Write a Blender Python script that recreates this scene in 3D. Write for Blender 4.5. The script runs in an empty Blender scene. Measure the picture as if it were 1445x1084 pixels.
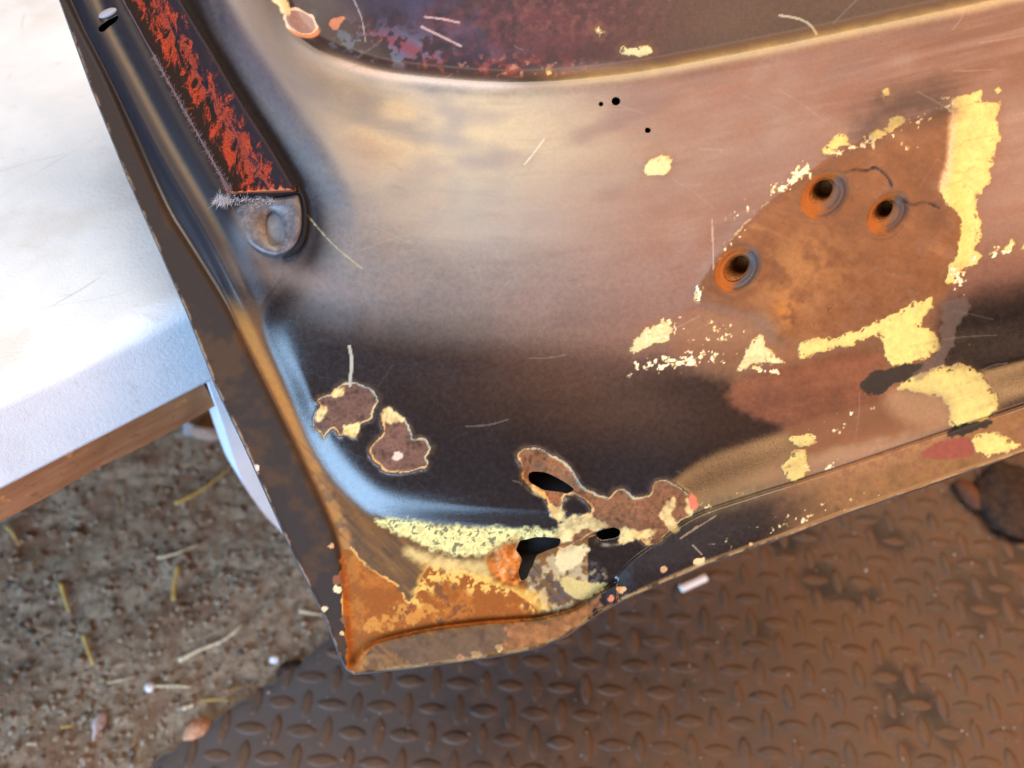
import bpy, bmesh, math, random
import numpy as np
from mathutils import Vector, Matrix

# ------------------------------------------------------------------ camera, world, light
scene = bpy.context.scene
COL = scene.collection
H, F, CX, CY, PITCH = 0.655, 1043.0, 722.5, 542.0, math.radians(53)
cam_d = bpy.data.cameras.new('camera')
cam_d.sensor_width = 36.0
cam_d.lens = 36.0 * F / 1445.0
cam_d.clip_start = 0.01
cam_d.clip_end = 200
cam = bpy.data.objects.new('camera', cam_d)
cam.location = (0, 0, H)
cam.rotation_euler = (math.pi / 2 - PITCH, 0, 0)
COL.objects.link(cam)
scene.camera = cam
cam_d.dof.use_dof = True
cam_d.dof.focus_distance = 0.362
cam_d.dof.aperture_fstop = 5.2

world = bpy.data.worlds.new("World")
scene.world = world
world.use_nodes = True
bg = world.node_tree.nodes['Background']
bg.inputs[0].default_value = (0.75, 0.62, 0.55, 1)
bg.inputs[1].default_value = 0.035

def area(name, loc, target, sx, sy, col, watts):
    d = bpy.data.lights.new(name, 'AREA')
    d.shape = 'RECTANGLE'; d.size = sx; d.size_y = sy
    d.color = col; d.energy = watts
    o = bpy.data.objects.new(name, d)
    o.location = loc
    v = Vector(target) - Vector(loc)
    o.rotation_euler = v.to_track_quat('-Z', 'Y').to_euler()
    COL.objects.link(o)
    return o
area('skylight', (0.05, 0.55, 2.1), (0.05, 0.25, 0.3), 1.7, 1.3, (1.0, 0.85, 0.71), 52)
area('doorway_daylight', (-1.0, -1.1, 0.62), (-0.1, 0.3, 0.25), 1.5, 0.9, (0.42, 0.67, 1.0), 82)
area('warm_workshop_light', (1.0, 0.50, 1.2), (0.25, 0.3, 0.3), 0.6, 0.6, (1.0, 0.52, 0.22), 16)
area('low_warm_fill', (0.85, -0.62, 0.42), (0.2, 0.25, 0.3), 0.7, 0.4, (1.0, 0.52, 0.22), 10)  # added lamp: gives the lower gold band something warm to reflect
scene.view_settings.view_transform = 'Standard'
scene.view_settings.look = 'None'
scene.view_settings.exposure = 0.0
scene.view_settings.gamma = 1.0

# ------------------------------------------------------------------ helpers
rnd = random.Random(7)
RT = np.random.RandomState(11)
TAB = RT.rand(8, 256, 256).astype(np.float32)
FWD = np.array([0, math.cos(PITCH), -math.sin(PITCH)])
UP = np.array([0, math.sin(PITCH), math.cos(PITCH)])
RIGHT = np.array([1.0, 0, 0])
CAMP = np.array([0, 0, H])

def ray(px, py):
    return FWD + RIGHT * ((px - CX) / F) + UP * (-(py - CY) / F)
def on_plane(px, py, z=0.0):
    r = ray(px, py)
    return CAMP + r * ((z - H) / r[2])

def vn(x, y, seed=0):
    xi = np.floor(x).astype(np.int64); yi = np.floor(y).astype(np.int64)
    fx = (x - xi).astype(np.float32); fy = (y - yi).astype(np.float32)
    fx = fx * fx * (3 - 2 * fx); fy = fy * fy * (3 - 2 * fy)
    t = TAB[seed % 8]
    o = seed * 37
    a = t[(xi + o) & 255, (yi + o) & 255]; b = t[(xi + 1 + o) & 255, (yi + o) & 255]
    c = t[(xi + o) & 255, (yi + 1 + o) & 255]; d = t[(xi + 1 + o) & 255, (yi + 1 + o) & 255]
    return (a * (1 - fx) + b * fx) * (1 - fy) + (c * (1 - fx) + d * fx) * fy
def fbm(x, y, s, seed=0, octs=4):
    """noise in -1..1 with features of size s"""
    v = 0; amp = 0.5; tot = 0
    x = x / s; y = y / s
    for i in range(octs):
        v = v + amp * (vn(x, y, seed + i) * 2 - 1); tot += amp
        amp *= 0.55; x = x * 2.03 + 17.1; y = y * 2.03 + 5.3
    return v / tot
def sm(x, a, b):
    t = np.clip((x - a) / (b - a), 0, 1)
    return t * t * (3 - 2 * t)
def catmull(pts, n=5, closed=False):
    p = [np.array(q, float) for q in pts]
    out = []
    m = len(p)
    rng = range(m) if closed else range(m - 1)
    for i in rng:
        p1, p2 = p[i], p[(i + 1) % m]
        p0 = p[i - 1] if (closed or i > 0) else 2 * p1 - p2
        p3 = p[(i + 2) % m] if (closed or i + 2 < m) else 2 * p2 - p1
        for k in range(n):
            t = k / n
            out.append(0.5 * ((2 * p1) + (-p0 + p2) * t + (2 * p0 - 5 * p1 + 4 * p2 - p3) * t * t
                              + (-p0 + 3 * p1 - 3 * p2 + p3) * t ** 3))
    if not closed:
        out.append(p[-1])
    return np.array(out)
def seg_dist(X, Y, P, closed=False):
    """distance to polyline, sign (+ = left side walking in image y-down coords flipped), foot"""
    P = np.asarray(P, np.float32)
    best = np.full(X.shape, 1e12, np.float32); sg = np.zeros(X.shape, np.float32)
    n = len(P)
    for i in range(n if closed else n - 1):
        a = P[i]; b = P[(i + 1) % n]
        d = b - a; L = float(d @ d) + 1e-9
        wx = X - a[0]; wy = Y - a[1]
        t = np.clip((wx * d[0] + wy * d[1]) / L, 0, 1)
        ex = wx - t * d[0]; ey = wy - t * d[1]
        q = ex * ex + ey * ey
        m = q < best
        best = np.where(m, q, best)
        sg = np.where(m, np.sign(d[0] * wy - d[1] * wx), sg)
    return np.sqrt(best), sg
def sdist(X, Y, P):
    d, s = seg_dist(X, Y, P)
    return d * np.where(s == 0, 1, s)
def inside(X, Y, P):
    P = np.asarray(P, np.float32)
    r = np.zeros(X.shape, bool)
    n = len(P)
    for i in range(n):
        x0, y0 = P[i]; x1, y1 = P[(i + 1) % n]
        if y0 == y1: continue
        c = ((y0 > Y) != (y1 > Y)) & (X < (x1 - x0) * (Y - y0) / (y1 - y0) + x0)
        r ^= c
    return r
def psdf(X, Y, P, margin=40, round_=True):
    """signed distance, + inside, only worked out near the polygon (else -margin)"""
    P = catmull(P, 3, True) if round_ else np.asarray(P, float)
    out = np.full(X.shape, -float(margin), np.float32)
    x0, y0 = P.min(0) - margin; x1, y1 = P.max(0) + margin
    m = (X > x0) & (X < x1) & (Y > y0) & (Y < y1)
    if m.any():
        xs, ys = X[m], Y[m]
        d, _ = seg_dist(xs, ys, P, True)
        out[m] = np.where(inside(xs, ys, P), d, -np.minimum(d, margin))
    return out

def link(name, me, mat=None, parent=None, smooth=True):
    o = bpy.data.objects.new(name, me)
    COL.objects.link(o)
    if mat: me.materials.append(mat)
    if parent: o.parent = parent
    if smooth and len(me.polygons):
        me.polygons.foreach_set('use_smooth', np.ones(len(me.polygons), bool))
    return o
def mesh_from(name, verts, faces):
    me = bpy.data.meshes.new(name)
    me.from_pydata([tuple(map(float, v)) for v in verts], [], faces)
    me.update()
    return me
def np_mesh(name, V, Q):
    """fast quad mesh"""
    me = bpy.data.meshes.new(name)
    V = np.ascontiguousarray(V, np.float32); Q = np.ascontiguousarray(Q, np.int32)
    me.vertices.add(len(V)); me.vertices.foreach_set('co', V.ravel())
    me.loops.add(Q.size); me.loops.foreach_set('vertex_index', Q.ravel())
    me.polygons.add(len(Q))
    me.polygons.foreach_set('loop_start', np.arange(0, Q.size, Q.shape[1], dtype=np.int32))
    me.update(calc_edges=True)
    me.validate()
    return me
def fattr(me, name, v):
    a = me.attributes.new(name, 'FLOAT', 'POINT'); a.data.foreach_set('value', np.ascontiguousarray(v, np.float32))
def cattr(me, name, rgb):
    a = me.attributes.new(name, 'FLOAT_COLOR', 'POINT')
    c = np.ones((len(rgb), 4), np.float32); c[:, :3] = rgb
    a.data.foreach_set('color', c.ravel())
def tag(o, label=None, cat=None, group=None, kind=None):
    if label: o['label'] = label
    if cat: o['category'] = cat
    if group: o['group'] = group
    if kind: o['kind'] = kind
    return o
def empty(name, loc):
    o = bpy.data.objects.new(name, None)
    o.empty_display_size = 0.02
    o.location = loc
    COL.objects.link(o)
    return o

# ---- node materials
class NT:
    def __init__(s, name):
        s.m = bpy.data.materials.new(name); s.m.use_nodes = True
        s.t = s.m.node_tree; s.n = s.t.nodes; s.b = s.n['Principled BSDF']
        s.tc = s.n.new('ShaderNodeTexCoord')
    def put(s, sock, v):
        if v is None: return
        if hasattr(v, 'is_output'): s.t.links.new(v, sock)
        elif isinstance(v, (tuple, list)): sock.default_value = (*v, 1) if len(v) == 3 and len(sock.default_value) == 4 else v
        else: sock.default_value = v
    def noise(s, scale, detail=4, rough=0.6, vec=None, dist=0):
        n = s.n.new('ShaderNodeTexNoise')
        n.inputs['Scale'].default_value = scale; n.inputs['Detail'].default_value = detail
        n.inputs['Roughness'].default_value = rough; n.inputs['Distortion'].default_value = dist
        s.t.links.new(vec or getattr(s, 'vec', None) or s.tc.outputs['Object'], n.inputs['Vector'])
        return n.outputs['Fac']
    def stretch(s, sc, rot=(0, 0, 0)):
        m = s.n.new('ShaderNodeMapping'); m.inputs['Scale'].default_value = sc; m.inputs['Rotation'].default_value = rot
        s.t.links.new(s.tc.outputs['Object'], m.inputs['Vector'])
        return m.outputs[0]
    def math(s, op, a, b=None, clamp=False):
        n = s.n.new('ShaderNodeMath'); n.operation = op; n.use_clamp = clamp
        s.put(n.inputs[0], a); s.put(n.inputs[1], b)
        return n.outputs[0]
    def rng(s, v, a, b, c=0.0, d=1.0):
        n = s.n.new('ShaderNodeMapRange'); n.interpolation_type = 'SMOOTHSTEP'
        s.put(n.inputs[0], v)
        for i, q in enumerate((a, b, c, d)): n.inputs[1 + i].default_value = q
        return n.outputs[0]
    def mix(s, f, a, b, mode='MIX'):
        n = s.n.new('ShaderNodeMix'); n.data_type = 'RGBA'; n.blend_type = mode
        s.put(n.inputs[0], f); s.put(n.inputs[6], a); s.put(n.inputs[7], b)
        return n.outputs[2]
    def attr(s, name, out='Fac'):
        n = s.n.new('ShaderNodeAttribute'); n.attribute_name = name
        return n.outputs[out]
    def bump(s, h, strength, dist, prev=None):
        n = s.n.new('ShaderNodeBump'); n.inputs['Strength'].default_value = strength
        n.inputs['Distance'].default_value = dist
        s.put(n.inputs['Height'], h)
        if prev: s.t.links.new(prev, n.inputs['Normal'])
        return n.outputs[0]
    def done(s, col=None, rough=None, normal=None, spec=None, metal=None, coat=None):
        s.put(s.b.inputs['Base Color'], col); s.put(s.b.inputs['Roughness'], rough)
        if normal: s.t.links.new(normal, s.b.inputs['Normal'])
        if spec is not None: s.put(s.b.inputs['Specular IOR Level'], spec)
        if metal is not None: s.put(s.b.inputs['Metallic'], metal)
        if coat is not None: s.put(s.b.inputs['Coat Weight'], coat)
        return s.m

def painted_mat(name, spec=0.5, grain=0.07, bumpd=0.00012):
    """material whose wear colour, painted-in reflections and roughness were laid out on the mesh"""
    t = NT(name)
    c = t.attr('col', 'Color')
    g = t.noise(2600, 3, 0.7)
    g2 = t.noise(420, 4, 0.65)
    c = t.mix(grain, c, t.mix(t.rng(g, 0.3, 0.7), (0, 0, 0), (1, 1, 1)), 'OVERLAY')
    c = t.mix(0.14, c, t.mix(t.rng(g2, 0.3, 0.7), (0.2, 0.2, 0.2), (0.8, 0.8, 0.8)), 'OVERLAY')
    r = t.attr('rough')
    r2 = t.math('ADD', r, t.math('MULTIPLY', t.math('SUBTRACT', g2, 0.5), 0.22), True)
    nb = t.bump(g, 0.35, bumpd)
    h = t.math('MULTIPLY', t.noise(900, 4, 0.7), r)
    nb = t.bump(h, 0.6, 0.00025, nb)
    return t.done(c, r2, nb, t.rng(r, 0.36, 0.56, spec, 0.25))

# ------------------------------------------------------------------ floor: packed dirt
def quad_grid(nx, ny):
    i = np.arange(nx * ny).reshape(ny, nx)
    return np.stack([i[:-1, :-1], i[:-1, 1:], i[1:, 1:], i[1:, :-1]], -1).reshape(-1, 4)

def build_ground():
    def axis(a, b, lo, hi, fine, coarse):
        return np.unique(np.round(np.concatenate([np.arange(lo, a, coarse), np.arange(a, b, fine), np.arange(b, hi + 1e-6, coarse)]), 5))
    gx = axis(-0.62, 0.0, -6, 6, 0.0022, 0.12); gy = axis(0.02, 0.62, -6, 6, 0.0022, 0.12)
    X, Y = np.meshgrid(gx, gy)
    xm, ym = X * 1000, Y * 1000
    f1 = fbm(xm, ym, 90, 1, 3); f2 = fbm(xm, ym, 22, 2, 4); f3 = fbm(xm, ym, 6, 3, 3)
    Z = -0.006 + 0.004 * f1 + 0.0026 * f2 + 0.0011 * f3
    Z = np.minimum(Z, -0.0005)
    me = np_mesh('ground', np.stack([X, Y, Z], -1).reshape(-1, 3), quad_grid(len(gx), len(gy)))
    t = NT('packed_dirt')
    a = t.noise(14, 5, 0.65); b = t.noise(95, 6, 0.75); c = t.noise(420, 4, 0.75)
    col = t.mix(t.rng(b, 0.35, 0.66), (0.19, 0.120, 0.072), (0.40, 0.285, 0.185))
    col = t.mix(t.rng(c, 0.58, 0.72), col, (0.40, 0.33, 0.26))
    col = t.mix(t.rng(c, 0.44, 0.32), col, (0.13, 0.088, 0.060))
    col = t.mix(t.rng(a, 0.48, 0.64, 0, 0.8), col, (0.20, 0.095, 0.048))
    nb = t.bump(b, 0.8, 0.004); nb = t.bump(c, 0.8, 0.0015, nb)
    o = link('ground', me, t.done(col, 0.9, nb, 0.25))
    tag(o, kind='structure')
build_ground()

# ------------------------------------------------------------------ rubber tread mat
MAT_A = on_plane(215, 1076)[:2]; MAT_B = on_plane(463, 903)[:2]
def build_mat():
    z0, z1 = -0.004, 0.002
    u = (MAT_B - MAT_A); u /= np.linalg.norm(u)           # along the left edge, away from camera
    v = np.array([u[1], -u[0]])                            # to the right
    root = empty('floor_mat', (MAT_A[0], MAT_A[1], 0))
    tag(root, 'dark brown rubber floor mat with raised lozenge tread under the car door corner', 'floor mat')
    L0, L1, W = -0.5, 1.6, 1.9
    # sheet with a slightly ragged left edge
    ss = np.arange(L0, L1, 0.006); ws = np.concatenate([[0, 0.002], np.arange(0.006, 0.9, 0.006), np.arange(0.9, W, 0.05)])
    S, Wd = np.meshgrid(ss, ws, indexing='ij')
    jag = 0.0026 * fbm(S * 1000, S * 0, 26, 5, 3) + 0.0030 * (((S * 1000 / 22.35) % 1) > 0.55) * (fbm(S * 1000, S * 0 + 50, 60, 6, 2) > -0.1)
    Wd = Wd + jag * np.clip(1 - Wd / 0.03, 0, 1)
    X = MAT_A[0] + S * u[0] + Wd * v[0]; Y = MAT_A[1] + S * u[1] + Wd * v[1]
    Z = z1 + 0.0016 * fbm(X * 1000, Y * 1000, 160, 4, 2)
    edge = Wd - jag
    Z = Z - 0.0012 * np.clip(1 - edge / 0.004, 0, 1)
    ns, nw = S.shape
    V = np.stack([X - MAT_A[0], Y - MAT_A[1], Z], -1).reshape(-1, 3)
    Q = quad_grid(nw, ns)
    # edge skirt
    low = V.reshape(ns, nw, 3)[:, 0].copy(); low[:, 2] = -0.012
    b = len(V); i = np.arange(ns - 1)
    skirt = np.stack([b + i, b + i + 1, (i + 1) * nw, i * nw], -1)
    V = np.concatenate([V, low]); Q = np.concatenate([Q, skirt])
    me = np_mesh('sheet', V, Q)
    # dirt stains laid out in the mat's own plane
    vx, vy = V[:, 0] + MAT_A[0], V[:, 1] + MAT_A[1]
    st = np.zeros(len(V), np.float32)
    for (px, py, r, s) in [(1110, 765, .020, 1), (1250, 752, .022, .9), (1165, 822, .024, .9), (1195, 835, .018, .9), (1225, 838, .010, 1), (1280, 972, .026, .9),
                           (1310, 1010, .022, .9), (1260, 960, .02, .7), (1390, 835, .045, .7), (1440, 770, .035, .8), (1255, 1020, .012, .8), (1070, 890, .010, .8), (1140, 760, .016, .8),
                           (905, 905, .010, .6), (820, 985, .014, .6), (1275, 1050, .012, .6)]:
        p = on_plane(px, py)
        d = np.hypot(vx - p[0], vy - p[1]) + r * 0.75 * fbm(vx * 1000, vy * 1000, 16, 3, 4)
        st = np.maximum(st, s * sm(d, r, r * 0.55))
    fattr(me, 'stain', st)
    ed = (V[:, 0] * v[0] + V[:, 1] * v[1]) + 0.06 * fbm(vx * 1000, vy * 1000, 70, 2, 4)
    fattr(me, 'cool_grey', sm(ed, .26, .02) * (.65 + .35 * fbm(vx * 1000, vy * 1000, 20, 6, 3)))  # greyer by the left edge: cool light's tint put into the colour
    wr = NT('mat_rubber')
    geo = wr.n.new('ShaderNodeNewGeometry'); wr.vec = geo.outputs['Position']
    a = wr.noise(7, 4, 0.6); b_ = wr.noise(60, 6, 0.75); c_ = wr.noise(700, 3, 0.7)
    col = wr.mix(wr.rng(a, 0.38, 0.62), (0.052, 0.032, 0.022), (0.080, 0.038, 0.017))
    col = wr.mix(wr.rng(b_, 0.42, 0.68, 0, 0.8), col, (0.12, 0.056, 0.026))
    col = wr.mix(wr.rng(b_, 0.44, 0.30, 0, 0.8), col, (0.020, 0.013, 0.010))
    col = wr.mix(wr.rng(c_, 0.66, 0.74, 0, 0.6), col, (0.20, 0.14, 0.10))
    col = wr.mix(wr.attr('cool_grey'), col, (0.060, 0.056, 0.058))
    col = wr.mix(wr.attr('stain'), col, (0.010, 0.006, 0.005))
    nb = wr.bump(b_, 0.4, 0.0012); nb = wr.bump(c_, 0.35, 0.0003, nb)
    rough = wr.rng(b_, 0.3, 0.7, 0.48, 0.72)
    sheet_m = wr.done(col, rough, nb, 0.45)
    link('sheet', me, sheet_m, root)
    # treads: a pointed lozenge dome, alternating across and along
    s = 0.0212
    o0 = on_plane(996, 910)[:2]
    rot = math.radians(-2.5)
    ax = np.array([math.cos(rot), math.sin(rot)]); ay = np.array([-ax[1], ax[0]])
    hl, hw, hh = 0.0134, 0.0052, 0.0009
    vs = []; fs = []
    n = 12
    for ring, (k, z) in enumerate([(1, 0.0), (0.86, 0.62), (0.55, 1.0)]):
        for i in range(n):
            th = 2 * math.pi * i / n
            c, sn = math.cos(th), math.sin(th)
            vs.append((hl * k * c * (abs(c) ** 0.15 if c else 1), hw * k * (abs(sn) ** 1.15) * (1 if sn >= 0 else -1), hh * z - 0.0005 * (ring == 0)))
    vs.append((0, 0, hh * 1.06))
    for r in range(2):
        for i in range(n):
            j = (i + 1) % n
            fs.append((r * n + i, r * n + j, (r + 1) * n + j, (r + 1) * n + i))
    for i in range(n):
        fs.append((2 * n + i, 2 * n + (i + 1) % n, 3 * n))
    tme = mesh_from('tread', vs, fs)
    tme.materials.append(sheet_m)
    tme.polygons.foreach_set('use_smooth', np.ones(len(tme.polygons), bool))
    cand = []
    for i in range(-48, 40):
        for j in range(-14, 40):
            p = o0 + ax * s * i + ay * s * j
            w_ = (p - MAT_A) @ v
            l_ = (p - MAT_A) @ u
            if w_ < 0.004 or w_ > 0.88 or l_ < -0.3 or l_ > 1.2: continue
            d = np.array([p[0], p[1], 0]) - CAMP
            dep = d @ FWD
            if dep < 0.1: continue
            px = CX + F * (d @ RIGHT) / dep; py = CY - F * (d @ UP) / dep
            cand.append((p, (i + j) % 2, px, py, dep))
    # which lozenges the picture shows: in the frame and below the door's lower edge
    def shown(px, py):
        if not (-25 < px < 1470 and py < 1105): return False
        if px < 470: return py > 880
        if px < 800: return py > 905 - (px - 490) * 0.1 + 25
        return py > 895 - (px - 800) * 0.40
    vis = sorted([c for c in cand if shown(c[2], c[3])], key=lambda c: c[4])
    keep = vis[:300]
    kid = set(id(c) for c in keep)
    for p, odd, px, py, dep in keep:
        o = bpy.data.objects.new('tread', tme); COL.objects.link(o); o.parent = root
        zz = z1 + 0.0016 * float(fbm(np.array([p[0] * 1000]), np.array([p[1] * 1000]), 160, 4, 2)[0])
        o.location = (p[0] - MAT_A[0], p[1] - MAT_A[1], zz)
        o.rotation_euler = (0, 0, rot + (math.pi / 2 if odd else 0) + rnd.uniform(-.03, .03))
        k = rnd.uniform(.9, 1.08); o.scale = (k, rnd.uniform(.9, 1.1), rnd.uniform(.65, 1.1))
    V2 = []; F2 = []
    for c in cand:
        if id(c) in kid or c[4] > 1.15: continue
        p, odd = c[0], c[1]
        a_ = rot + (math.pi / 2 if odd else 0); ca, sa = math.cos(a_), math.sin(a_)
        b0 = len(V2)
        V2 += [(p[0] - MAT_A[0] + x * ca - y * sa, p[1] - MAT_A[1] + x * sa + y * ca, z + z1) for x, y, z in vs]
        F2 += [tuple(q + b0 for q in f) for f in fs]
    if V2:
        me2 = mesh_from('tread_field', V2, F2)
        tag(link('tread_field', me2, sheet_m, root), kind='stuff')
    return sheet_m
build_mat()

# ------------------------------------------------------------------ white bench behind
def build_bench():
    A = np.array([on_plane(297, 537, 0.29)[0], on_plane(297, 537, 0.29)[1]])
    B = np.array(on_plane(0, 690, 0.29)[:2])
    u = A - B; u /= np.linalg.norm(u)             # along the front edge, to the right
    v = np.array([-u[1], u[0]])                   # back, away from camera
    root = empty('white_bench', (A[0], A[1], 0))
    tag(root, 'white painted bench with a rounded front edge, brown rail and slim white leg', 'bench')
    z0, z1 = 0.29, 0.352
    R = 0.011
    # profile (back offset, z): underside, front face, rounded nose, top
    prof = [(0.03, z0), (0.002, z0), (0.0, z0 + 0.002)]
    for i in range(1, 8): prof.append((0.0015 * math.sin(i), z0 + 0.002 + (z1 - R - z0 - 0.002) * i / 8))
    prof = [(p[0] if p[0] > 0.002 else 0.0, p[1]) for p in prof]
    for i in range(0, 11):
        a = math.pi / 2 * i / 10
        prof.append((R * 1.5 * (1 - math.cos(a)), z1 - R + R * math.sin(a)))
    nb = 150
    for i in range(1, nb): prof.append((R * 1.5 + 0.9 * (i / nb) ** 1.0, z1))
    prof = np.array(prof)
    ls = np.arange(-0.62, 0.30, 0.005)
    Lg, I = np.meshgrid(ls, np.arange(len(prof)), indexing='ij')
    D = prof[:, 0][I]; Z = prof[:, 1][I]
    Z = Z + 0.0006 * fbm(Lg * 1000, D * 1000, 60, 2, 3) * (Z > z0 + 0.01)
    X = Lg * u[0] + D * v[0]; Y = Lg * u[1] + D * v[1]
    V = np.stack([X, Y, Z], -1).reshape(-1, 3)
    me = np_mesh('slab', V, quad_grid(len(prof), len(ls)))
    t = NT('white_paint')
    n1 = t.noise(30, 5, 0.6); n2 = t.noise(1500, 3, 0.6); n3 = t.noise(9, 4, 0.6)
    col = t.mix(t.rng(n1, 0.35, 0.7, 0, 0.6), (0.64, 0.69, 0.75), (0.74, 0.77, 0.80))
    col = t.mix(t.rng(n3, 0.5, 0.72, 0, 0.55), col, (0.50, 0.47, 0.44))
    col = t.mix(t.rng(t.noise(45, 6, 0.75, t.stretch((1, 3, 1), (0, 0, .6))), 0.58, 0.70, 0, 0.35), col, (0.40, 0.37, 0.34))
    # long scratches: thin warped lines
    for (rz, sc, off, lo) in ((0.6, 9, 0.1, 0.006), (1.15, 7, 0.37, 0.005), (-0.2, 6, 0.2, 0.005)):
        m = t.n.new('ShaderNodeMapping'); m.inputs['Rotation'].default_value = (0, 0, rz); m.inputs['Location'].default_value = (off, off * 2, 0)
        t.t.links.new(t.tc.outputs['Object'], m.inputs['Vector'])
        sx = t.n.new('ShaderNodeSeparateXYZ'); t.t.links.new(m.outputs[0], sx.inputs[0])
        wv = t.math('ADD', t.math('MULTIPLY', sx.outputs[0], sc), t.math('MULTIPLY', t.noise(6, 2), 0.25))
        fr = t.math('ABSOLUTE', t.math('SUBTRACT', t.math('FRACT', wv), 0.5))
        line = t.math('MULTIPLY', t.rng(fr, lo, lo * 0.3), t.rng(t.noise(14, 3), 0.50, 0.66))
        col = t.mix(t.math('MULTIPLY', line, 0.45), col, (0.25, 0.23, 0.22))
    col = t.mix(t.rng(t.noise(260, 3, 0.6), 0.70, 0.76, 0, 0.35), col, (0.42, 0.38, 0.34))
    n4 = t.noise(420, 4, 0.65)
    wm = t.done(col, 0.5, t.bump(n2, 0.4, 0.0008, t.bump(n4, 0.3, 0.0012)), 0.4)
    slab = link('slab', me, wm, root)
    # rail
    def box(name, l0, l1, d0, d1, za, zb, mat, seg=24):
        vs = []; fs = []
        for i in range(seg + 1):
            l = l0 + (l1 - l0) * i / seg
            for d, z in ((d0, za), (d0, zb), (d1, zb), (d1, za)):
                j = 0.0006 * rnd.uniform(-1, 1)
                vs.append((l * u[0] + (d + j) * v[0], l * u[1] + (d + j) * v[1], z + j))
        for i in range(seg):
            for k in range(4):
                a = i * 4 + k; b = i * 4 + (k + 1) % 4
                fs.append((a, b, b + 4, a + 4))
        fs.append((3, 2, 1, 0)); e = seg * 4; fs.append((e, e + 1, e + 2, e + 3))
        return link(name, mesh_from(name, vs, fs), mat, root, smooth=False)
    w = NT('brown_wood')
    g = w.noise(24, 5, 0.6, w.stretch((1, 1, 6), (0, 0, 0)))
    c = w.mix(w.rng(g, 0.35, 0.65), (0.24, 0.095, 0.038), (0.31, 0.135, 0.058))
    c = w.mix(w.rng(w.noise(70, 3), 0.62, 0.7), c, (0.45, 0.19, 0.06))
    c = w.mix(w.rng(w.noise(160, 4), 0.42, 0.3, 0, 0.5), c, (0.12, 0.06, 0.035))
    box('rail', -0.62, -0.004, 0.008, 0.028, 0.257, 0.2895, w.done(c, 0.7, w.bump(g, 0.3, 0.001), 0.3))
    # leg: a slim bowed strip of the bench's end, in the plane of the front face
    pts = catmull([(292, 534), (303, 566), (314, 596), (331, 649), (346, 687), (371, 723), (394, 748), (430, 782)], 4)
    nrm = np.array([v[0], v[1], 0]); P = []
    for q in pts:
        r = ray(*q); k = ((np.array([A[0], A[1], 0]) - CAMP) @ nrm + 0.003) / (r @ nrm)
        P.append(CAMP + r * k - np.array([A[0], A[1], 0]))
    P = np.array(P); P[0, 2] = z0 - .0005
    foot = P[-1] + np.array([u[0], u[1], 0]) * .03; foot[2] = -.008
    P = np.concatenate([P, [foot]])
    uu = np.array([u[0], u[1], 0]); vs = []; fs = []
    for p in P:
        for a_, b_ in ((0, 0), (.035, 0), (.035, .03), (0, .03)): vs.append(p + uu * a_ + nrm * b_)
    for i in range(len(P) - 1):
        for k in range(4):
            a = i * 4 + k; b = i * 4 + (k + 1) % 4
            fs.append((a, b, b + 4, a + 4))
    fs.append((3, 2, 1, 0)); e = len(vs) - 4; fs.append((e, e + 1, e + 2, e + 3))
    link('leg', mesh_from('leg', vs, fs), wm, root, smooth=False)
    return u, v, A
build_bench()

# ------------------------------------------------------------------ the car door
D0 = 0.37
K = D0 / F
def door_pt(px, py, w):
    """photo-plane px, w = height towards the viewer in the same unit (0.35 mm)"""
    dep = D0 - w * K
    x = (px - CX) * dep / F; y = -(py - CY) * dep / F
    return CAMP + np.multiply.outer(dep, FWD) + np.multiply.outer(x, RIGHT) + np.multiply.outer(y, UP)

OUT = [(-53, -320), (85, 0), (130, 125), (180, 250), (222, 345), (264, 440), (305, 545), (346, 630), (391, 730), (423, 800), (458, 868),
       (479, 924), (489, 944), (500, 951), (520, 949), (600, 940), (700, 926), (760, 914), (800, 897), (840, 868), (880, 846), (950, 816),
       (1000, 795), (1100, 760), (1200, 722), (1300, 688), (1445, 637), (1700, 545), (1700, -320)]
L2 = catmull([(30, -200), (120, 20), (135, 52), (175, 128), (225, 222), (296, 346), (336, 430), (386, 540), (426, 630), (468, 690), (530, 728), (600, 740)], 5)
GRV = catmull([(10, -200), (100, 0), (150, 100), (190, 190), (235, 290), (262, 335), (318, 425), (345, 480), (395, 580), (440, 675), (475, 755), (490, 830), (497, 905), (499, 932)], 4)
CB = catmull([(160, -200), (262, 20), (335, 140), (385, 215), (420, 272), (434, 318), (424, 358), (396, 398), (372, 440), (377, 480), (402, 540), (432, 615), (462, 664), (500, 706), (540, 730), (640, 742), (720, 748), (790, 752), (850, 757), (905, 752), (960, 733), (1010, 712), (1100, 682), (1200, 650), (1320, 610), (1445, 568), (1720, 470)], 4)
RG = catmull([(345, -200), (372, -60), (390, 0), (410, 42), (440, 68), (485, 88), (545, 105), (640, 116), (720, 120), (800, 117), (900, 106), (1000, 88), (1150, 58), (1300, 26), (1445, -6), (1720, -75)], 4)
LIP = catmull([(500, 936), (508, 922), (526, 908), (560, 898), (620, 886), (680, 879), (725, 876), (760, 873), (790, 866), (815, 858), (842, 838), (868, 824)], 4)
SEAM = catmull([(850, 842), (880, 800), (920, 768), (980, 728), (1050, 703), (1120, 681), (1200, 655), (1300, 621), (1445, 572), (1720, 476)], 4)
HOLES = [(1040, 378, 20, 14), (1158, 271, 20, 14), (1245, 298, 18, 11)]
DIMP = [(1041, 380, 36, 28), (1164, 276, 38, 28), (1253, 302, 34, 23)]
H1 = [(747, 668), (756, 665), (768, 667), (784, 673), (800, 682), (810, 691), (800, 696), (782, 694), (766, 691), (752, 684), (746, 678)]
H2 = [(841, 751), (851, 747), (866, 745), (875, 749), (874, 756), (866, 760), (850, 761), (842, 758)]
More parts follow.
